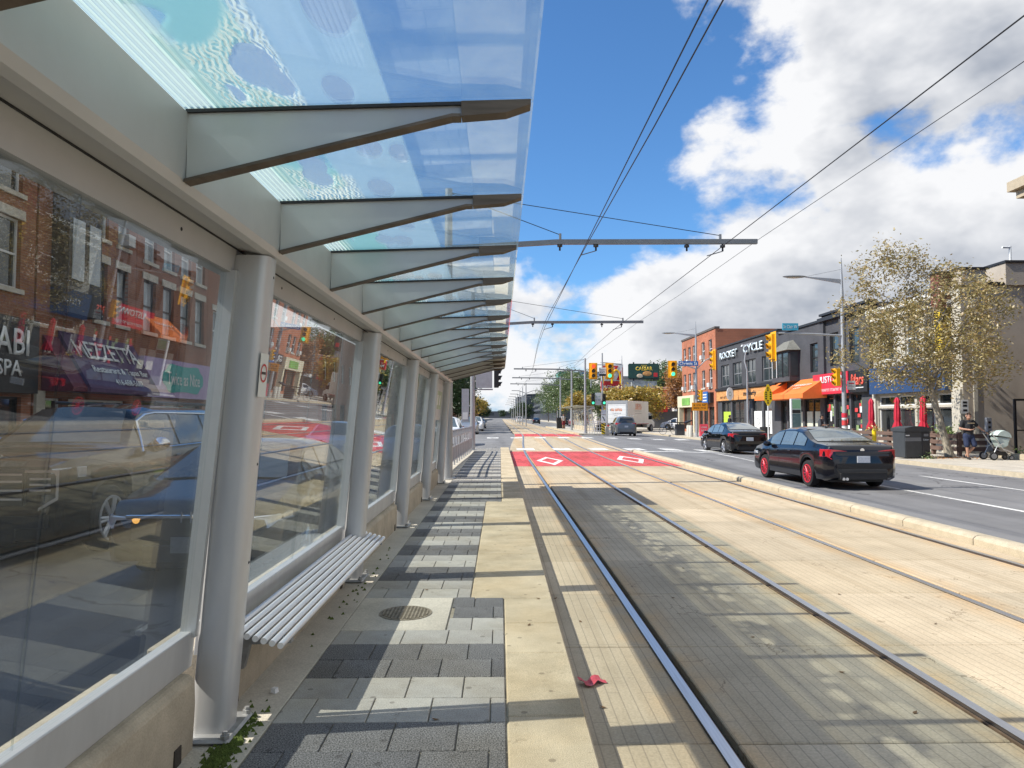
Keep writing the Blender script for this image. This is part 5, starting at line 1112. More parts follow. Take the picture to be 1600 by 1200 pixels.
G().tube([(0, 0, 0), (0, 0, 4.6), (-.15, 0, 5.2), (-.05, 0, 5.9), (.0, 0, 6.2)], [.07, .055, .045, .04, .035], 10).build('pole', polem, o, smooth=True); G().prism([(-.35, 6.12), (.35, 6.35), (.38, 6.42), (-.3, 6.24)], 'y', -.12, .12).build('lamp_head', whitef, o)
# hazard marker
o = thing('checkered_marker', 'tall yellow lozenge marker with black dashes on a white post', 'sign', (16.3, 42.9, -.02)); G().cyl((0, 0, 0), (0, 0, 2.4), .04, n=8).build('post', whitef, o)
yl = mat('marker_yellow', (.80, .56, .01), .45, var=.05)
G().prism([(-.05, 2.25), (.05, 2.25), (.25, 2.6), (.25, 3.05), (.05, 3.55), (-.05, 3.55), (-.25, 3.05), (-.25, 2.6)], 'y', -.06, -.04).build('plate', yl, o)
for k in range(8):
    zz = 2.42 + k * .13
    for xx in ((-.17, .10) if 1 < k < 6 else (-.06,)): G().box(xx - .01, xx + .09, -.065, -.061, zz - .04, zz + .04).build('dash', blk, o)
o = thing('transit_kiosk', 'slim grey transit information kiosk with green top by the orange awning', 'kiosk', (16.9, 40.3, -.02))
G().box(-.29, .29, -.09, .09, 0, 2.62).build('body', mat('kiosk_pale', (.46, .55, .50), .5, var=.1), o, bevel=.03); G().box(-.24, .24, -.094, -.091, .5, 1.75).build('screen', mat('kiosk_screen', (.10, .16, .17), .1, var=.3), o); G().box(-.24, .24, -.096, -.091, 1.78, 1.98).build('screen_head', trim, o); G().box(-.24, .24, -.097, -.092, 2.05, 2.55).build('top_panel', mat('kiosk_green', (.22, .42, .24), .5, var=.1), o)
G().box(-.30, -.24, -.1, .1, 0, 2.6).build('edge', whitef, o)
o = thing('rubbish_bin', 'black round rubbish bin against the dark shop front', 'bin', (17.4, 46.4, -.02)); G().lathe([(.001, 0), (.26, 0), (.33, .9), (.28, .92), (.26, .86), (.001, .86)], 18, close=False).build('barrel', trim, o, smooth=True)
o = thing('litter_bin', 'large charcoal litter and recycling bin with curved lid beside the tree pit', 'bin', (15.75, 27.0, -.02), R(12))
bing = mat('bin_charcoal', (.045, .05, .055), .5, var=.1); binl = mat('bin_stripe', (.17, .18, .19), .5, var=.08)
G().box(-.55, .55, -.32, .32, .04, 1.02).build('cabinet', bing, o, bevel=.02); n = 9; pr_ = [(-.58, 1.02), (.58, 1.02)] + [(lerp(.58, -.58, k / n), 1.10 + .13 * math.sin(math.pi * (.12 + .75 * k / n))) for k in range(n + 1)]
G().prism(pr_, 'y', -.36, .36).build('lid', bing, o, smooth=True); G().box(-.555, .16, -.328, -.321, .66, .80).build('stripe', binl, o); G().box(.20, .555, -.329, -.321, .04, 1.0).build('door', mat('bin_door', (.028, .031, .036), .45), o); G().box(.28, .48, -.336, -.330, .84, .94).build('slot_label', binl, o); G().box(-.52, -.36, -.336, -.330, .86, .90).build('slot_label', whitef, o); text('Litter', .07, whitef, (.38, -.332, .72), '-y', o, .24, .002)
for i, (x, y) in enumerate(((14.9, 55.2), (15.15, 56.8))):
    o = thing('concrete_bollard', ['concrete bollard nearer the zebra crossing beside the lamp base', 'concrete bollard set back beside the lamp base'][i], 'bollard', (x, y, -.02), 0, 'concrete bollards at the corner'); G().lathe([(.001, 0), (.17, 0), (.17, .84), (.13, .90), (.001, .91)], 16, close=False).build('body', mat('bollard_concrete', (.52, .49, .42), .85, var=.12), o, smooth=True)
o = thing('corner_bin', 'dark bin with flared lid behind the concrete bollards', 'bin', (15.3, 60.2, -.02)); G().box(-.35, .35, -.3, .3, 0, .95).build('cabinet', bing, o, bevel=.02); G().prism([(-.9, 1.08), (.5, 1.0), (1.0, 1.25), (.9, 1.3), (.4, 1.1), (-.9, 1.16)], 'y', -.4, .4).build('lid', trim, o); G().box(-.05, .05, -.05, .05, .94, 1.05).build('stem', trim, o)
o = thing('sandwich_board', 'red sandwich board with white print outside the brick walk-up', 'sign', (16.6, 57.6, -.02)); redb_ = mat('board_red', (.62, .06, .09), .5, var=.08)
g = G(); g.add([(-.33, -.22, 0), (.33, -.22, 0), (.33, 0, .98), (-.33, 0, .98), (-.33, .22, 0), (.33, .22, 0)], [(0, 1, 2, 3), (4, 3, 2, 5), (0, 3, 4), (1, 5, 2)]); g.build('panel', redb_, o)
for zz in (.72, .46): scribble(o, (0, -.235 + .22 * zz, zz), '-y', .5, .14, whitef, int(zz * 100))
o = thing('yellow_bollard', 'yellow painted guard post in front of the patio', 'bollard', (17.2, 32.4, -.02)); G().lathe([(.001, 0), (.09, 0), (.09, .95), (.05, 1.0), (.001, 1.01)], 14, close=False).build('post', yl, o, smooth=True)
o = thing('perforated_post', 'grey perforated steel post beside the stucco wall', 'post', (19.6, 28.2, -.02)); G().box(-.10, .10, -.08, .08, 0, 1.55).build('post', polem, o, bevel=.01)
for k in range(5): G().box(-.05, .05, -.083, -.079, .55 + k * .19, .64 + k * .19).build('hole', sigb, o)
o = wthing('steel_gate_frame', 'black steel gate frame beside the stucco flank wall', 'gate', (21.2, 28.0, -.02))
for x in (20.55, 22.2): G().box(x - .04, x + .04, 27.96, 28.04, -.02, 2.2).build('post', trim, o)
G().box(20.51, 22.24, 27.965, 28.035, 2.2, 2.28).build('bar', trim, o); G().box(20.59, 22.16, 27.97, 28.03, 1.0, 1.05).build('bar', trim, o)
o = wthing('stone_planter', 'low concrete planter with green ground cover by the gate', 'planter', (20.7, 25.5, -.02)); G().box(19.0, 22, 25.2, 25.45, -.02, .2).build('edge', kerbc, o, bevel=.02); G().box(19.0, 19.25, 25.46, 27.5, -.02, .2).build('edge', kerbc, o, bevel=.02); G().box(19.26, 22, 25.46, 27.5, -.02, .12).build('soil', mat('soil', (.06, .045, .03), .95, var=.3), o)
# notice on the pilaster
o = thing('paper_notice', 'white paper notice with black blocks taped to the cream pilaster', 'notice', (19.99, 30.19, 2.0)); G().box(-.15, .15, -.012, -.002, -.3, .3).build('sheet', whitef, o)
for zz in (.18, .04, -.16): G().box(-.09, .09, -.016, -.0125, zz - .045, zz + .045).build('print', blk, o)
o['label'] = 'white paper notice with black blocks on the stucco wall corner'
# ---- patio
pf = wthing('patio_fence', 'low brown plank fence around the restaurant patio', 'fence', (18.4, 32, -.02)); plank = mat('brown_plank', (.13, .08, .06), .8, var=.25, scale=3, streak=(1, .4, 6))
for y in (28.2, 29.9, 31.6, 33.3, 35.0, 36.7): G().box(18.33, 18.47, y - .07, y + .07, -.02, .95).build('post', plank, pf, bevel=.01)
for z in (.18, .44, .70): G().box(18.27, 18.325, 28.15, 36.75, z, z + .17).build('plank', plank, pf, bevel=.006)
for z in (.18, .44, .70): G().box(18.48, 20, 28.17, 28.225, z, z + .17).build('plank', plank, pf, bevel=.006)
redc = mat('red_umbrella_cloth', (.52, .018, .045), .75, var=.12, scale=5)
for i, y in enumerate((36.4, 34.0, 31.9)):
    o = thing('closed_umbrella', ['closed red patio umbrella by the dark shop doorway', 'closed red patio umbrella in front of the cream window', 'closed red patio umbrella nearest the spotted tree trunk'][i], 'umbrella', (19.2, y, -.02), 0, 'closed red umbrellas on the patio')
    G().cyl((0, 0, 0), (0, 0, 2.45), .025, n=8).build('pole', plank, o); G().lathe([(.001, 0), (.22, 0), (.22, .06), (.05, .1)], 14).build('base', trim, o)
    g = G(); n = 24; prof = [(.03, 2.52), (.10, 2.42), (.13, 2.3), (.11, 2.2), (.14, 1.75), (.15, 1.45), (.12, 1.38), (.24, 1.02), (.20, .95)]; vs = []
    for j, (r_, z) in enumerate(prof):
        for k in range(n): rr = r_ * (1 + .16 * math.cos(8 * 2 * math.pi * k / n + j * .2)); vs.append((rr * math.cos(2 * math.pi * k / n), rr * math.sin(2 * math.pi * k / n), z))
    g.add(vs, [(j * n + k, j * n + (k + 1) % n, (j + 1) * n + (k + 1) % n, (j + 1) * n + k) for j in range(len(prof) - 1) for k in range(n)]); g.build('folded_canopy', redc, o, smooth=True, sharp=60)
# ================================================================== OVERHEAD LINE
wire = mat('wire_black', (.02, .02, .022), .5, .3, var=0); armm = mat('catenary_arm', (.19, .20, .205), .5, .35, var=.1)
def catpole(label, x, y, ends, zarm=5.62, h=6.85, z0=.147, tracks=True, sgn=1):
    o = wthing('catenary_pole', label, 'catenary pole', (x, y, z0), 'streetcar line poles')
    G().tube([(x, y, z0), (x, y, h)], [.115, .085], 14).build('pole', polem, o, smooth=True); G().lathe([(.20, z0), (.20, z0 + .03), (.13, z0 + .035)], 14, (x, y, 0), 'z').build('foot', polem, o)
    d = 1 if ends > x else -1
    bend = x + d * 2.5
    g = G(); t_ = .055
    for a, b, za, zb in ((x, bend, zarm - .16, zarm), (bend, ends, zarm, zarm + .03)):
        lo, hi = (a, b) if a < b else (b, a); zl, zh = (za, zb) if a < b else (zb, za)
        g.add([(xx, y + yy, zz + q_) for q_ in (-t_, t_) for yy in (-.045, .045) for xx, zz in ((lo, zl), (hi, zh))], [(0, 2, 3, 1), (4, 5, 7, 6), (0, 1, 5, 4), (2, 6, 7, 3), (0, 4, 6, 2), (1, 3, 7, 5)])
    g.build('arm', armm, o)
    for fx in (.36, .88):
        xx = lerp(x, ends, fx); G().cyl((x, y, h - .08), (xx, y, zarm + .17), .009, n=5).build('stay_wire', wire, o); G().cyl((xx, y, zarm + .04), (xx, y, zarm + .2), .03, n=6).build('stay_lug', armm, o)
    for cx in (1.81, 4.77):
        X_ = cx + shift(y)
        for dx_ in (-.42, .42):
            if (X_ + dx_ - x) * d > 2.4 and (ends - X_ - dx_) * d > 0: G().cyl((X_ + dx_, y, zarm - .20), (X_ + dx_, y, zarm - .04), .022, n=8).cyl((X_ + dx_, y, zarm - .11), (X_ + dx_, y, zarm - .06), .06, n=8).build('insulator', sigb, o)
        G().tube([(X_ + .42 , y, zarm - .20), (X_ + .05, y, zarm - .31)], .012, 5).build('steady_arm', armm, o)
    return o
catpole('grey catenary pole standing at the end of the glass shelter', -1.19, 16.3, 6.0)
catpole('grey catenary pole with sign boards at the crossing end of the platform', -1.16, 30.2, 6.15, 5.6)
catpole('catenary pole on the far platform beside the plain railing', 7.35, 61, 1.2, 5.65, 6.6)
catpole('catenary pole within the far shelter', 7.6, 75, 1.3, 5.65, 6.6); catpole('catenary pole at the far end of the far platform', 7.6, 89, 1.3, 5.65, 6.6)
for i, y in enumerate((114, 131, 149, 168, 190, 216, 248)):
    o = wthing('centre_pole', 'slim centre pole with bracket arms standing between the far tracks', 'catenary pole', (4.2, y, 0), 'centre poles down the line'); x = 4.2
    G().tube([(x, y, -.02), (x, y, 7)], [.11, .07], 8).build('pole', polem, o, smooth=True)
    for s in (-1, 1): G().tube([(x, y, 5.3), (x + s * 1.1, y, 5.72), (x + s * 2.3, y, 5.75)], .05, 6).build('arm', armm, o)
def run(label, xf, zf, r_, y0=-6, y1=250, step=7):
    g = G(); n = int((y1 - y0) / step); pts = []
    for k in range(n + 1): y = lerp(y0, y1, k / n); pts.append((xf(y), y, zf(y)))
    tag(g.tube(pts, r_, 6).build('overhead_wire', wire, smooth=True), label, 'wire')
sag = lambda y: -.10 * (1 - abs(((y - 2.2) % 14) / 7 - 1) ** 2)
run('black contact wire over the track nearer the shelter', lambda y: 1.86 + shift(y), lambda y: 5.30, .0085)
run('second black wire running beside the contact wire over the nearer track', lambda y: 1.875 + .14 * max(0, min(1, (17 - y) / 9)) + shift(y), lambda y: 5.33 + (.2 * sstep(17, 30, y) if y > 17 else 0), .0085, -6, 60, 3)
run('black contact wire over the track nearer the road', lambda y: 4.80 + shift(y), lambda y: 5.24, .0085)
run('thin feeder wire tied to the outer ends of the catenary arms', lambda y: 6.0 + shift(y) * .3, lambda y: 5.68 + sag(y) * .5, .0055, -6, 60)
# boards on the pole at the platform end
o = wthing('pole_board', 'plain grey back of a square sign fixed to the platform end pole', 'sign', (-.7, 30.1, 2.7)); G().box(-1.02, -.32, 30.06, 30.10, 2.78, 3.62).build('plate', mat('sign_back', (.42, .42, .43), .5, .4, var=.08), o); G().cyl((-1.16, 30.15, 2.72), (-.3, 30.12, 2.72), .03, n=8).build('bracket', polem, o)
signal('black backed traffic signal seen edge-on by the platform end pole', (-.22, 30.2, 3.2), R(90), None, .30, .8, sigb, False)
o = wthing('narrow_pole_sign', 'tall narrow grey sign board on the street side of the platform end pole', 'sign', (-1.5, 30.2, 1.4)); G().box(-1.62, -1.31, 30.16, 30.19, 1.35, 2.75).build('plate', mat('sign_back', (.42, .42, .43)), o); G().box(-1.58, -1.36, 30.150, 30.158, 1.45, 1.75).build('print', whitef, o); G().box(-1.32, -1.2, 30.15, 30.22, 2.0, 2.06).build('clamp', polem, o)
# ---- far platform
fp = struct(G().box(6.74, 9.5, 60.2, 104, -.2, .12).build('far_platform', pconc)); G().box(6.70, 6.98, 60.0, 104.1, -.2, .135).build('platform_edge', edgep[0], fp)
fs_ = wthing('far_shelter', 'small glass and steel shelter on the opposite platform', 'shelter', (8.3, 78, .12))
for y in (68, 71, 74, 77, 80, 83, 86): G().tube([(9.1, y, .12), (8.75, y, 2.45)], [.06, .06], 8).build('post', alu, fs_, smooth=True)
for y in (68, 71, 74, 77, 80, 83):
    g = G(); g.add([(9.1 - .15 * (z - .12) + q_, yy, z) for z in (.6, 2.3) for yy in (y + .08, y + 2.92) for q_ in (0, .01)], [(0, 2, 3, 1), (4, 5, 7, 6), (0, 1, 5, 4), (2, 6, 7, 3), (0, 4, 6, 2), (1, 3, 7, 5)]); g.build('glass_pane', wallglass, fs_)
    G().box(8.95, 9.25, y + .1, y + 2.9, .12, .58).build('plinth', plinc, fs_)
G().prism([(7.4, 2.62), (9.0, 2.46), (9.0, 2.56), (7.4, 2.66)], 'y', 67.5, 86.5).build('roof', mat('far_roof', (.30, .31, .27), .6, var=.15), fs_); G().box(8.65, 9.05, 67.6, 86.4, 2.30, 2.45).build('beam', alu, fs_)
o = wthing('far_railing', 'plain silver railing at the head of the opposite platform', 'railing', (8.1, 61, .12))
for z in (.35, .62, 1.0, 1.15): G().cyl((7.5, 61.0, z), (8.75, 60.6, z), .022, n=6).build('rail_bar', railm, o)
for k in range(7): x = lerp(7.5, 8.75, k / 6); G().cyl((x, lerp(61, 60.6, k / 6), .12), (x, lerp(61, 60.6, k / 6), 1.17), .024, n=6).build('baluster', railm, o)
o = wthing('platform_cabinet', 'black equipment cabinet at the head of the far shelter', 'cabinet', (7.6, 88, .12)); G().box(7.0, 8.0, 86.8, 87.6, .12, 1.45).build('cabinet', trim, o, bevel=.03); G().box(7.1, 7.9, 86.77, 86.8, .3, .9).build('door', sigb, o)
o = wthing('signal_mast', 'grey mast on the island nose carrying transit signals and a striped hazard board', 'signal mast', (8.75, 60.4, .12)); G().tube([(8.75, 60.4, -.02), (8.75, 60.4, 7)], [.11, .06], 10).build('mast', polem, o, smooth=True); G().cyl((7.6, 60.4, 6.0), (9.6, 60.4, 6.0), .04, n=8).build('cross_arm', polem, o)
G().box(8.45, 9.05, 60.22, 60.25, 5.0, 5.75).build('lane_sign', whitef, o); scribble(o, (8.75, 60.21, 5.55), '-y', .45, .1, blk, 4); scribble(o, (8.75, 60.21, 5.36), '-y', .45, .1, blk, 6); G().box(8.47, 9.03, 60.205, 60.215, 5.03, 5.2).build('arrow_panel', blk, o)
G().box(8.1, 8.62, 60.22, 60.25, 2.55, 3.6).build('transit_sign', mat('pale_sign', (.55, .58, .56), .5), o); scribble(o, (8.36, 60.21, 3.25), '-y', .4, .12, MATS['leaf_green'], 8); scribble(o, (8.36, 60.21, 2.95), '-y', .4, .12, MATS['leaf_green'], 9)
G().box(8.62, 9.0, 60.20, 60.23, 1.75, 2.15).build('bike_sign', whitef, o); G().box(8.6, 9.0, 60.20, 60.23, 1.05, 1.7).build('keep_right_sign', whitef, o); g = G(); g.prism([(8.85, 1.2), (8.92, 1.25), (8.82, 1.5), (8.72, 1.6), (8.68, 1.55), (8.78, 1.42)], 'y', 60.19, 60.197); g.build('arrow', blk, o)
hz_ = G().box(8.62, 8.92, 60.16, 60.19, .1, 1.0).build('hazard_board', yl, o)
for k in range(4): G().prism([(8.62, .30 + k * .22), (8.92, .12 + k * .22), (8.92, .22 + k * .22), (8.62, .40 + k * .22)], 'y', 60.148, 60.158).build('stripe', blk, hz_)
signal('traffic signal showing red on the island mast', (7.95, 60.3, 5.45), 0, 'r', .42, 1.2); signal('traffic signal showing green on the island mast', (9.35, 60.3, 5.45), 0, 'g', .42, 1.2)
signal('black transit signal with green arrow on the street side of the transit sign', (7.92, 60.3, 3.05), 0, 'g', .28, .95, sigb, False); signal('black transit signal with green arrow on the mast', (8.85, 60.25, 3.05), 0, 'g', .28, .95, sigb, False)
o = thing('flower_planter', 'round black planter with pink flowers and grass past the island', 'planter', (10.0, 70, -.14)); G().lathe([(.001, 0), (.34, 0), (.5, .85), (.44, .87), (.42, .8), (.001, .8)], 18, close=False).build('pot', trim, o, smooth=True)
isl = struct(grid([8.95, 9.5, 9.8], [60.2, 62, 64], lambda x, y: roadz(x, y) + .02).build('island_paving', pconc, recalc=False))
o = thing('concrete_barrier', 'short pale concrete barrier beside the hazard board', 'barrier', (9.15, 60.9, -.06)); G().prism([(-.22, 0), (.22, 0), (.16, .3), (.1, .8), (-.1, .8), (-.16, .3)], 'y', -.5, .6).build('block', mat('pale_concrete', (.58, .54, .46), .85, var=.1), o)
# ---- bicycle chained near the kerb
o = thing('bicycle', 'dark bicycle leaning near the kerb before the restaurant lot', 'bicycle', (14.9, 62.5, -.02), R(70))
for y in (-.5, .52):
    w = G().lathe([(.33, -.015), (.345, 0), (.33, .015), (.315, 0), (.33, -.015)], 22, (0, y, .345), 'x', False).build('wheel', tyre_m, o)
    for k in range(8): G().cyl((0, y, .345), (0, y + .32 * math.cos(k * .785), .345 + .32 * math.sin(k * .785)), .004, n=3).build('spoke', chrome, w)
g = G()
for a, c in (((0, -.5, .345), (0, -.12, .32)), ((0, -.12, .32), (0, -.28, .85)), ((0, -.5, .345), (0, -.24, .72)), ((0, -.12, .32), (0, .36, .75)), ((0, -.24, .74), (0, .36, .82)), ((0, .36, .92), (0, .52, .345))): g.cyl(a, c, .018, n=6)
g.build('frame', blackf, o); G().cyl((-.25, .38, .98), (.25, .38, .98), .015, n=6).cyl((0, .36, .9), (0, .38, .98), .015, n=6).build('handlebar', blackf, o); G().ball((0, -.29, .90), (.07, .13, .035), 8, 5).build('saddle', trim, o)
# ================================================================== PLANTS
def leafmat(name, cols, transl=.35):
    m = bpy.data.materials.new(name); m.use_nodes = True; t = m.node_tree; t.nodes.clear(); out = N(t, 'ShaderNodeOutputMaterial')
    ge = N(t, 'ShaderNodeNewGeometry'); cr = N(t, 'ShaderNodeValToRGB'); lk(t, ge.outputs['Random Per Island'], cr.inputs[0]); el_ = cr.color_ramp.elements
    while len(el_) < len(cols): el_.new(.5)
    for i, c in enumerate(cols): el_[i].position = i / (len(cols) - 1); el_[i].color = (*c, 1)
    d = N(t, 'ShaderNodeBsdfDiffuse'); tr = N(t, 'ShaderNodeBsdfTranslucent'); gl = N(t, 'ShaderNodeBsdfGlossy'); gl.inputs['Roughness'].default_value = .45
    lk(t, cr.outputs[0], d.inputs[0]); lk(t, cr.outputs[0], tr.inputs[0]); a = N(t, 'ShaderNodeMixShader'); a.inputs[0].default_value = transl; lk(t, d.outputs[0], a.inputs[1]); lk(t, tr.outputs[0], a.inputs[2])
    b_ = N(t, 'ShaderNodeMixShader'); b_.inputs[0].default_value = .06; lk(t, a.outputs[0], b_.inputs[1]); lk(t, gl.outputs[0], b_.inputs[2]); lk(t, b_.outputs[0], out.inputs[0]); return m
LM = {'autumn': leafmat('leaf_autumn', [(.43, .34, .15), (.34, .28, .10), (.29, .24, .08), (.54, .43, .21), (.40, .27, .11), (.23, .20, .06), (.48, .39, .19)]),
      'green': leafmat('leaf_green_street', [(.075, .13, .035), (.11, .17, .05), (.15, .20, .07), (.07, .11, .04), (.19, .22, .09)]),
      'dark': leafmat('leaf_dark', [(.018, .045, .010), (.03, .065, .014), (.045, .085, .018), (.022, .04, .012)]),
      'yellow': leafmat('leaf_yellow', [(.58, .40, .06), (.44, .32, .06), (.27, .27, .06), (.60, .36, .08), (.17, .19, .05)]),
      'orange': leafmat('leaf_orange', [(.50, .22, .06), (.40, .18, .06), (.55, .30, .11), (.30, .17, .07)]),
      'lime': leafmat('leaf_lime', [(.16, .24, .03), (.10, .17, .02), (.20, .26, .05)])}
bark = mat('pale_bark', (.33, .29, .22), .9, var=.55, scale=9, bump=.6, bscale=40, streak=(1, 1, .5)); barkd = mat('dark_bark', (.09, .07, .055), .9, var=.3, scale=6, bump=.6, bscale=30)
import numpy as np
def tree(label, loc, trunk, cz, rad, kind, n, size, limbs=9, seed=1, bk=None, group=None, clumps=60, up=.0, name='tree', extra=()):
    rn = random.Random(seed); nr = np.random.default_rng(seed); o = thing(name, label, 'tree', loc, 0, group); bk = bk or barkd
    top = Vector(trunk[-1][:3]); g = G(); g.tube([Vector(p[:3]) for p in trunk], [p[3] for p in trunk], 10)
    ctr = Vector((top.x, top.y, cz)); tips = []
    for k in range(clumps):
        u = nr.normal(size=3); u /= np.linalg.norm(u); rr = rn.uniform(.35, 1.0) ** .6 * (1 + .18 * math.sin(5 * math.atan2(u[1], u[0]) + seed))
        p = ctr + Vector((u[0] * rad[0] * rr, u[1] * rad[1] * rr, u[2] * rad[2] * rr)); tips.append(p)
    for e in extra: tips += [ctr + Vector(e) + Vector((nr.normal() * .15, nr.normal() * .2, nr.normal() * .15)) for _ in range(2)]
    # limbs to a subset of tips, twigs to the others
    st = [lerp(.45, 1, rn.random()) for _ in range(limbs)]; forks = []
    for k in range(limbs):
        i = st[k] * (len(trunk) - 1); a = int(min(i, len(trunk) - 2)); f = i - a
        b0 = Vector(trunk[a][:3]).lerp(Vector(trunk[a + 1][:3]), f); t_ = tips[k * len(tips) // limbs]; r0 = lerp(trunk[a][3], trunk[a + 1][3], f) * .6
        m_ = b0.lerp(t_, .5) + Vector((0, 0, .12 * (t_ - b0).length)); g.tube([b0, m_, t_], [r0, r0 * .55, r0 * .15], 6); forks += [m_, b0.lerp(m_, .6), t_]
    for t_ in tips:
        q_ = min(forks, key=lambda v: (v - t_).length); g.tube([q_, q_.lerp(t_, .5) + Vector((0, 0, .05)), t_], [trunk[-1][3] * .25 + .006, .012, .005], 4)
    g.build('trunk', bk, o, smooth=True, recalc=False)
    T = np.array([tuple(t_) for t_ in tips]); idx = nr.integers(0, len(T), n); spread = np.array(rad) * (1.15 / len(T) ** (1 / 3)) * .48
    P = T[idx] + nr.normal(size=(n, 3)) * spread * np.array([1, 1, .9]); P[:, 2] += up
    A = nr.normal(size=(n, 3)); A[:, 2] *= .6; A /= np.linalg.norm(A, axis=1)[:, None]; Bv = nr.normal(size=(n, 3)); Bv -= A * (A * Bv).sum(1)[:, None]; Bv /= np.linalg.norm(Bv, axis=1)[:, None]
    S = size * nr.uniform(.6, 1.35, n)[:, None]
    V = np.stack([P - A * S, P - Bv * S * .42, P + A * S, P + Bv * S * .42], 1).reshape(-1, 3)
    me = bpy.data.meshes.new('crown'); me.vertices.add(4 * n); me.vertices.foreach_set('co', V.ravel()); me.loops.add(4 * n); me.loops.foreach_set('vertex_index', np.arange(4 * n)); me.polygons.add(n); me.polygons.foreach_set('loop_start', np.arange(0, 4 * n, 4)); me.polygons.foreach_set('loop_total', np.full(n, 4)); me.update(); me.validate(); me.materials.append(LM[kind])
    link('crown', me, o); return o
tree('street tree with spotted pale trunk and thinning tan autumn leaves', (17.5, 27.4, -.02), [(0, 0, 0, .19), (-.12, 0, .5, .14), (-.35, 0, 1.4, .12), (-.62, .05, 2.5, .10), (-.75, .1, 3.6, .085), (-.75, .1, 5.2, .05), (-.7, .1, 6.6, .02)], 4.75, (2.75, 2.5, 2.7), 'autumn', 21000, .066, 16, 21, bark, None, 150, extra=[(-1.5, 0, 3.0), (-1.3, 0, 2.6), (-1.4, 0, 3.4), (-2.5, 0, 2.4), (-2.4, 0, 2.0), (-.2, 0, 2.9), (.0, 0, 2.5), (.9, 0, 2.7), (1.0, 0, 2.3), (-3.2, 0, 1.2), (-3.3, 0, -.6), (3.1, 0, .9), (2.9, .2, 1.6), (-.7, 0, 3.1)])
GT = 'street trees along the north kerb'
for i, (x, y, h, r_, k) in enumerate(((15.8, 108, 7.6, 2.4, 'green'), (15.6, 124, 9.6, 3.2, 'green'), (15.5, 138, 11, 3.6, 'green'), (15.6, 152, 11.8, 3.9, 'green'), (15.6, 170, 12.4, 4.2, 'green'), (15.4, 192, 12.6, 4.2, 'green'), (15.2, 222, 12.6, 4.4, 'green'))):
    tree('leafy green street tree lining the north kerb past the far platform', (x, y, -.02), [(0, 0, 0, .16), (0, 0, 2, .12), (0, 0, h * .75, .05)], h * .6, (r_, r_, h * .38), k, 5200, .20, 7, 40 + i, None, GT, 46)
for i, (x, y, h, r_) in enumerate(((13.9, 84, 5.0, 2.1), (16.4, 86, 5.6, 2.4), (18.4, 88, 5.4, 2.2), (10.9, 98, 4.8, 2.0))):
    tree(['small yellow street tree behind the island mast', 'yellow autumn street tree above the box truck', 'yellow autumn street tree by the red arch wall', 'low yellow green tree behind the far shelter'][i], (x, y, -.02), [(0, 0, 0, .12), (0, 0, 1.6, .09), (0, 0, h * .75, .04)], h * .64, (r_, r_, h * .36), 'yellow', 3600, .17, 7, 60 + i, None, 'yellow street trees by the restaurant', 40)
tree('orange leaved tree at the corner of the brick walk-up', (20.9, 83, -.02), [(0, 0, 0, .14), (0, 0, 2, .1), (0, 0, 5, .04)], 4.8, (1.5, 1.5, 2.6), 'orange', 2600, .16, 7, 71, None, None, 36)
for i, (x, y, h, r_) in enumerate(((27, 118, 10.4, 4), (33, 122, 11, 4.5), (38, 121, 10.6, 4.2), (30, 130, 11, 4))):
    tree('green backdrop tree rising behind the restaurant roof', (x, y, -.02), [(0, 0, 0, .2), (0, 0, 4, .15), (0, 0, h * .75, .05)], h * .66, (r_, r_, h * .33), 'green', 4200, .24, 7, 80 + i, None, 'trees behind the restaurant', 46)
for i, (x, y, h, r_) in enumerate(((-9.4, 76, 9.5, 4.2), (-9.6, 90, 11, 5), (-9.2, 106, 11.5, 5.2), (-9.6, 124, 11.5, 5.4), (-10.2, 145, 11, 5.2), (-10, 168, 11, 4.6))):
    tree('dense dark green tree shading the south pavement past the side street', (x, y, -.02), [(0, 0, 0, .25), (0, 0, 2.5, .18), (0, 0, h * .75, .06)], h * .6, (r_, r_, h * .40), 'dark', 8200, .24, 8, 90 + i, None, 'dark trees along the south pavement', 60)
tree('small yellow green tree far down the south side', (-7.6, 205, -.02), [(0, 0, 0, .2), (0, 0, 2.5, .15), (0, 0, 5, .05)], 4.6, (3.6, 3.6, 2.8), 'yellow', 2400, .3, 6, 99, None, None, 36)
for i, (x, y, h) in enumerate(((9, 330, 8), (13, 360, 9), (-9, 380, 9), (2, 690, 8), (-12, 560, 9))):
    tree(['distant dark tree in the far median', 'distant street tree beyond the dark mid-rise', 'distant tree on the far south side', 'distant tree at the end of the street', 'far tree by the distant brick block'][i], (x, y, -.02), [(0, 0, 0, .2), (0, 0, 2.5, .15), (0, 0, h * .7, .05)], h * .58, (4, 4, h * .4), 'dark', 1500, .45, 6, 110 + i, None, None, 30)
def shrub(label, loc, rad, kind, n, size, seed, cat='plant', name='shrub'):
    nr = np.random.default_rng(seed); P = nr.normal(size=(n, 3)) * np.array(rad) * .5; P[:, 2] = np.abs(P[:, 2])
    g = G()
    for p in P:
        a = Vector(nr.normal(size=3)).normalized() * size; b_ = a.orthogonal().normalized() * size * .45; p = Vector(p); g.add([p - a, p - b_, p + a, p + b_], [(0, 1, 2, 3)])
    o = g.build(name, LM[kind], None, loc=loc, recalc=False); return tag(o, label, cat)
shrub('leafy green planting in the patio window box', (19.5, 30.9, .75), (.3, .9, .4), 'lime', 260, .07, 1); shrub('yellow green plant beside the patio fence corner', (18.7, 35.2, .75), (.3, .4, .4), 'yellow', 120, .07, 2)
shrub('low green ground cover in the concrete planter', (20.3, 26.4, .12), (.9, .9, .35), 'lime', 320, .06, 3); shrub('pink flowers and grasses in the round black planter', (10.0, 70, .66), (.5, .5, .5), 'orange', 160, .08, 4)
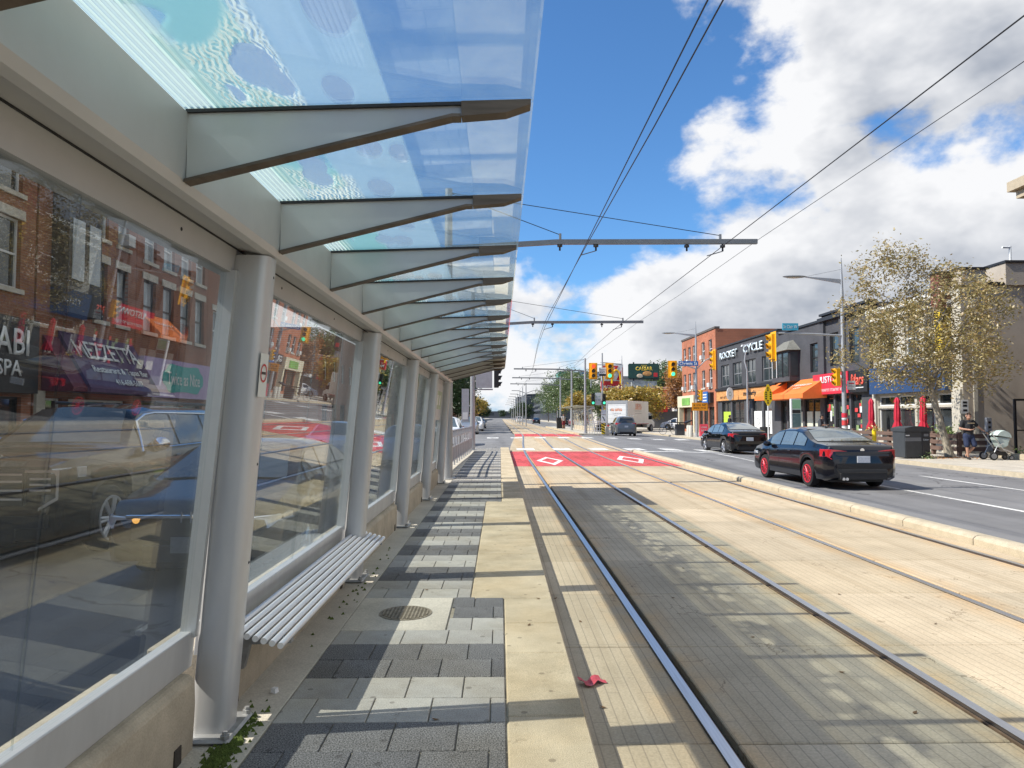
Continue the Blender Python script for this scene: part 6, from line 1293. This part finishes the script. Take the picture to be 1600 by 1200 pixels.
shrub('brown leaf litter around the spotted tree trunk', (17.3, 27.2, -.015), (1.3, .7, .03), 'orange', 260, .045, 5, 'leaf litter', 'leaf_litter')['kind'] = 'stuff'
shrub('weedy tuft at the foot of the litter bin', (16.2, 26.6, -.02), (.25, .2, .2), 'green', 60, .05, 6)
# ================================================================== PEOPLE
def skinmat(): return mat('skin', (.45, .25, .17), .55, var=.08)
def flesh(name, caps, m, parent, vox=.016):
    g = G()
    for p0, r0, p1, r1 in caps:
        g.tube([p0, p1], [r0, r1], 10); g.ball(p0, r0, 10, 6); g.ball(p1, r1, 10, 6)
    o = g.build(name, m, parent, recalc=True); md = o.modifiers.new('remesh', 'REMESH'); md.mode = 'VOXEL'; md.voxel_size = vox; md.use_smooth_shade = True
    return o
def hand(wrist, d, palm_n, s=1.):
    """palm, four fingers of unequal length, thumb from the side"""
    w = Vector(wrist); d = Vector(d).normalized(); nrm = Vector(palm_n).normalized(); sd = d.cross(nrm).normalized(); caps = []
    k = w + d * .085 * s
    for i, ln in enumerate((.068, .078, .072, .055)):
        off = sd * (i - 1.5) * .021 * s; caps.append((tuple(w + off * .6), .017 * s, tuple(k + off), .013 * s)); m_ = k + off + d * ln * .55 * s + nrm * .012 * s; caps.append((tuple(k + off), .0105 * s, tuple(m_), .0095 * s)); caps.append((tuple(m_), .0095 * s, tuple(m_ + (d * .6 + nrm * .8) * ln * .4 * s), .008 * s))
    t0 = w + d * .03 * s - sd * .03 * s; t1 = t0 + (d * .6 - sd * .8) * .04 * s; caps += [(tuple(t0), .014 * s, tuple(t1), .012 * s), (tuple(t1), .011 * s, tuple(t1 + d * .03 * s + nrm * .01), .009 * s)]
    return caps
def person(label, loc, rz, J, shirt, lower, shoe, hair, shorts=False, cap=None, sleeve=.5, group=None):
    """J: joints in the local frame, facing -y; x to the viewer's right when rz=0"""
    o = thing('person', label, 'person', loc, rz, group); sk = skinmat(); V = lambda a: tuple(J[a]); H = Vector(J['head'])
    caps = [(V('pelvis'), .13, V('chest'), .145), (V('chest'), .10, V('neck'), .055), (V('neck'), .052, tuple(H - Vector((0, 0, .06))), .052), (tuple(H + Vector((0, .012, .03))), .088, tuple(H + Vector((0, -.012, -.055))), .066)]
    f = Vector(J.get('face', (0, -1, 0))).normalized(); sdv = Vector((0, 0, 1)).cross(f).normalized()
    caps += [(tuple(H + f * .080 + Vector((0, 0, .005))), .010, tuple(H + f * .100 + Vector((0, 0, -.022))), .014)] + [(tuple(H + sdv * s * .086 - Vector((0, 0, .01))), .014, tuple(H + sdv * s * .090 + Vector((0, 0, .018))), .012) for s in (-1, 1)]
    for s in ('l', 'r'):
        caps += [(V('chest'), .10, V('sh_' + s), .062), (V('sh_' + s), .056, V('el_' + s), .042), (V('el_' + s), .042, V('wr_' + s), .028)]
        d = Vector(V('wr_' + s)) - Vector(V('el_' + s)); caps += hand(V('wr_' + s), J.get('hd_' + s, tuple(d)), J.get('pn_' + s, (0, 0, -1)))
        caps += [(V('pelvis'), .11, V('hip_' + s), .092), (V('hip_' + s), .088, V('kn_' + s), .058), (V('kn_' + s), .056, tuple(Vector(V('kn_' + s)).lerp(Vector(V('an_' + s)), .35)), .055), (tuple(Vector(V('kn_' + s)).lerp(Vector(V('an_' + s)), .35)), .054, V('an_' + s), .036)]
    flesh('body', caps, sk, o, .011)
    for s in (-1, 1): G().ball(tuple(H + f * .078 + sdv * s * .032 + Vector((0, 0, .012))), (.011, .009, .008), 8, 5).build('eye', blk, o)
    G().ball(tuple(H + f * .080 - Vector((0, 0, .052))), (.024, .014, .006), 8, 5).build('mouth', mat('lips', (.30, .10, .08), .5, var=0), o)
    sc = [(V('pelvis'), .15, V('chest'), .168), (V('chest'), .115, V('neck'), .062)]
    for s in ('l', 'r'): sc += [(V('chest'), .118, V('sh_' + s), .076), (V('sh_' + s), .074, tuple(Vector(V('sh_' + s)).lerp(Vector(V('el_' + s)), sleeve * 1.5 if sleeve < .7 else 1)), .068)]
    flesh('shirt', sc, shirt, o, .014)
    lc = [(tuple(Vector(V('pelvis')) - Vector((0, 0, .05))), .148, tuple(Vector(V('pelvis')) + Vector((0, 0, .04))), .150)]
    for s in ('l', 'r'):
        lc += [(V('pelvis'), .128, V('hip_' + s), .112), (V('hip_' + s), .112, tuple(Vector(V('hip_' + s)).lerp(Vector(V('kn_' + s)), .92)), .098)]
        if not shorts: lc += [(V('kn_' + s), .078, V('an_' + s), .058)]
    flesh('shorts' if shorts else 'trousers', lc, lower, o, .014)
    for s in ('l', 'r'):
        a = Vector(V('an_' + s)); fd = Vector(J.get('ft_' + s, (0, -1, 0))).normalized(); flesh('shoe', [(tuple(a + Vector((0, 0, -.0)) - fd * .02), .048, tuple(a + Vector((0, 0, -.035)) - fd * .04), .042), (tuple(a + Vector((0, 0, -.03))), .046, tuple(Vector((a.x, a.y, .038)) + fd * .15), .038)], shoe, o, .012)
    flesh('hair', [(tuple(H + Vector((0, 0, .045)) - f * .02), .092, tuple(H + Vector((0, 0, .01)) - f * .045), .086)], hair, o, .012)
    if cap: flesh('cap', [(tuple(H + Vector((0, 0, .075))), .086, tuple(H + Vector((0, 0, .06)) - f * .01), .098), (tuple(H + Vector((0, 0, .055)) + f * .06), .05, tuple(H + Vector((0, 0, .045)) + f * .14), .035)], cap, o, .012)
    return o
def pose(h=1.72, **k):
    s = h / 1.72
    J = dict(pelvis=(0, 0, .93), chest=(0, .0, 1.28), neck=(0, -.01, 1.46), head=(0, -.03, 1.615), sh_l=(-.19, 0, 1.41), sh_r=(.19, 0, 1.41), el_l=(-.24, .02, 1.12), el_r=(.24, .02, 1.12), wr_l=(-.22, -.08, .88), wr_r=(.22, -.08, .88), hip_l=(-.09, 0, .88), hip_r=(.09, 0, .88), kn_l=(-.10, -.02, .49), kn_r=(.10, -.02, .49), an_l=(-.11, 0, .09), an_r=(.11, 0, .09)); J.update(k)
    return {a: (tuple(q * s for q in v) if not a.startswith(('face', 'hd', 'pn', 'ft')) else v) for a, v in J.items()}
tee = mat('black_tee', (.016, .017, .02), .85, var=.15); navyc = mat('navy_shorts', (.016, .026, .065), .85, var=.15, scale=9); shoeb = mat('black_shoe', (.015, .015, .016), .7); hairb = mat('brown_hair', (.06, .035, .022), .7, var=.2); capm = mat('brown_cap', (.13, .06, .035), .8, var=.1)
mn = person('man in black tee and navy shorts with one hand on a stroller', (17.38, 26.1, -.018), 0,
       pose(1.72, head=(-.02, -.06, 1.60), face=(-.25, -1, -.35), sh_l=(-.20, .0, 1.40), sh_r=(.20, .02, 1.39), el_l=(-.29, .02, 1.14), wr_l=(-.06, -.21, 1.10), hd_l=(.9, -.3, .15), pn_l=(0, .2, 1), el_r=(.40, .02, 1.20), wr_r=(.60, -.02, 1.03), hd_r=(.7, 0, -.4), pn_r=(0, 0, -1), kn_l=(-.10, -.06, .50), an_l=(-.04, -.02, .09), kn_r=(.16, -.10, .52), an_r=(.02, .22, .12), ft_l=(-.2, -1, 0), ft_r=(.3, -1, 0)), tee, navyc, shoeb, hairb, True, None, .42)
G().box(-.13, .13, -.176, -.170, 1.33, 1.36).build('shirt_print', mat('tan_print', (.42, .33, .20), .8), mn)
G().box(.03, .10, -.245, -.235, 1.10, 1.24).build('phone', trim, mn, bevel=.004)
person('person in dark tee looking down at papers below the red shop sign', (18.6, 40.9, -.018), R(55), pose(1.70, head=(.0, -.08, 1.58), face=(0, -1, -.5), el_l=(-.24, -.04, 1.13), el_r=(.24, -.04, 1.13), wr_l=(-.10, -.28, 1.10), wr_r=(.12, -.28, 1.10), hd_l=(.3, -1, .1), hd_r=(-.3, -1, .1), pn_l=(0, 0, 1), pn_r=(0, 0, 1)), mat('slate_tee', (.05, .055, .065), .85, var=.1), navyc, shoeb, mat('dark_hair', (.02, .015, .012), .7), False, None, .9)
person('dark clothed pedestrian passing the lime green shop window', (18.4, 56.6, -.018), R(95), pose(1.70, kn_l=(-.09, -.22, .52), an_l=(-.09, -.26, .1), kn_r=(.09, .10, .5), an_r=(.09, .36, .14)), tee, trim, shoeb, mat('dark_hair', (.02, .015, .012)), False, None, .9)
person('person in pale top and dark red shorts on the far platform', (7.6, 84.8, .122), R(30), pose(1.74), mat('pale_top', (.55, .53, .52), .85), mat('dark_red_shorts', (.22, .02, .035), .85), shoeb, hairb, True, None, .4)
# ---- stroller
st = thing('stroller', 'mint baby stroller with silver frame and hooded seat', 'stroller', (18.28, 25.85, -.018)); mint = mat('mint_fabric', (.47, .56, .52), .8, var=.06); frm = mat('stroller_frame', (.55, .56, .56), .35, .6, var=.05)
for s in (-.24, .24):
    G().tube([(-.44, s, 1.02), (-.30, s, 1.06), (-.36, s, .98), (.02, s, .42), (.42, s, .26)], .017, 8).build('frame_tube', frm, st, smooth=True); G().tube([(.05, s, .62), (-.18, s, .50), (-.34, s, .17)], .016, 8).build('frame_tube', frm, st, smooth=True); G().tube([(-.02, s, .46), (.16, s, .30), (.34, s * .7, .14)], .015, 8).build('frame_tube', frm, st, smooth=True)
    w = G().lathe([(.10, -.025), (.145, -.03), (.15, 0), (.145, .03), (.10, .025)], 18, (-.34, s * 1.15, .15), 'y').build('wheel', tyre_m, st, smooth=True); G().lathe([(.001, -.034), (.10, -.034), (.10, .034), (.001, .034)], 14, (-.34, s * 1.15, .15), 'y', False).build('hub', greyf, w)
    w = G().lathe([(.06, -.02), (.088, -.024), (.09, 0), (.088, .024), (.06, .02)], 16, (.38, s * .75, .09), 'y').build('wheel', tyre_m, st, smooth=True); G().lathe([(.001, -.028), (.06, -.028), (.06, .028), (.001, .028)], 12, (.38, s * .75, .09), 'y', False).build('hub', greyf, w)
G().cyl((-.44, -.24, 1.02), (-.44, .24, 1.02), .020, n=10).build('handlebar', trim, st, smooth=True)
g = G(); n = 10; vs = []
for j, yy in enumerate((-.22, -.11, 0, .11, .22)):
    for k in range(n + 1):
        t = math.pi * (.02 + .86 * k / n); q_ = 1 - .10 * (abs(yy) / .22) ** 2; vs.append((.12 + .30 * math.cos(t) * q_, yy, .80 + .30 * math.sin(t) * q_))
g.add(vs, [(j * (n + 1) + k, j * (n + 1) + k + 1, (j + 1) * (n + 1) + k + 1, (j + 1) * (n + 1) + k) for j in range(4) for k in range(n)])
for yy, j in ((-.22, 0), (.22, 4)): g.add([vs[j * (n + 1) + k] for k in range(n + 1)], [tuple(range(n + 1))])
g.build('hood', mint, st, smooth=True, recalc=False)
G().prism([(-.16, .84), (.36, .80), (.26, .50), (.05, .44), (-.05, .60)], 'y', -.20, .20).build('seat', mint, st, bevel=.03); G().prism([(-.2, .34), (.28, .30), (.24, .16), (-.18, .18)], 'y', -.19, .19).build('basket', trim, st, bevel=.02)
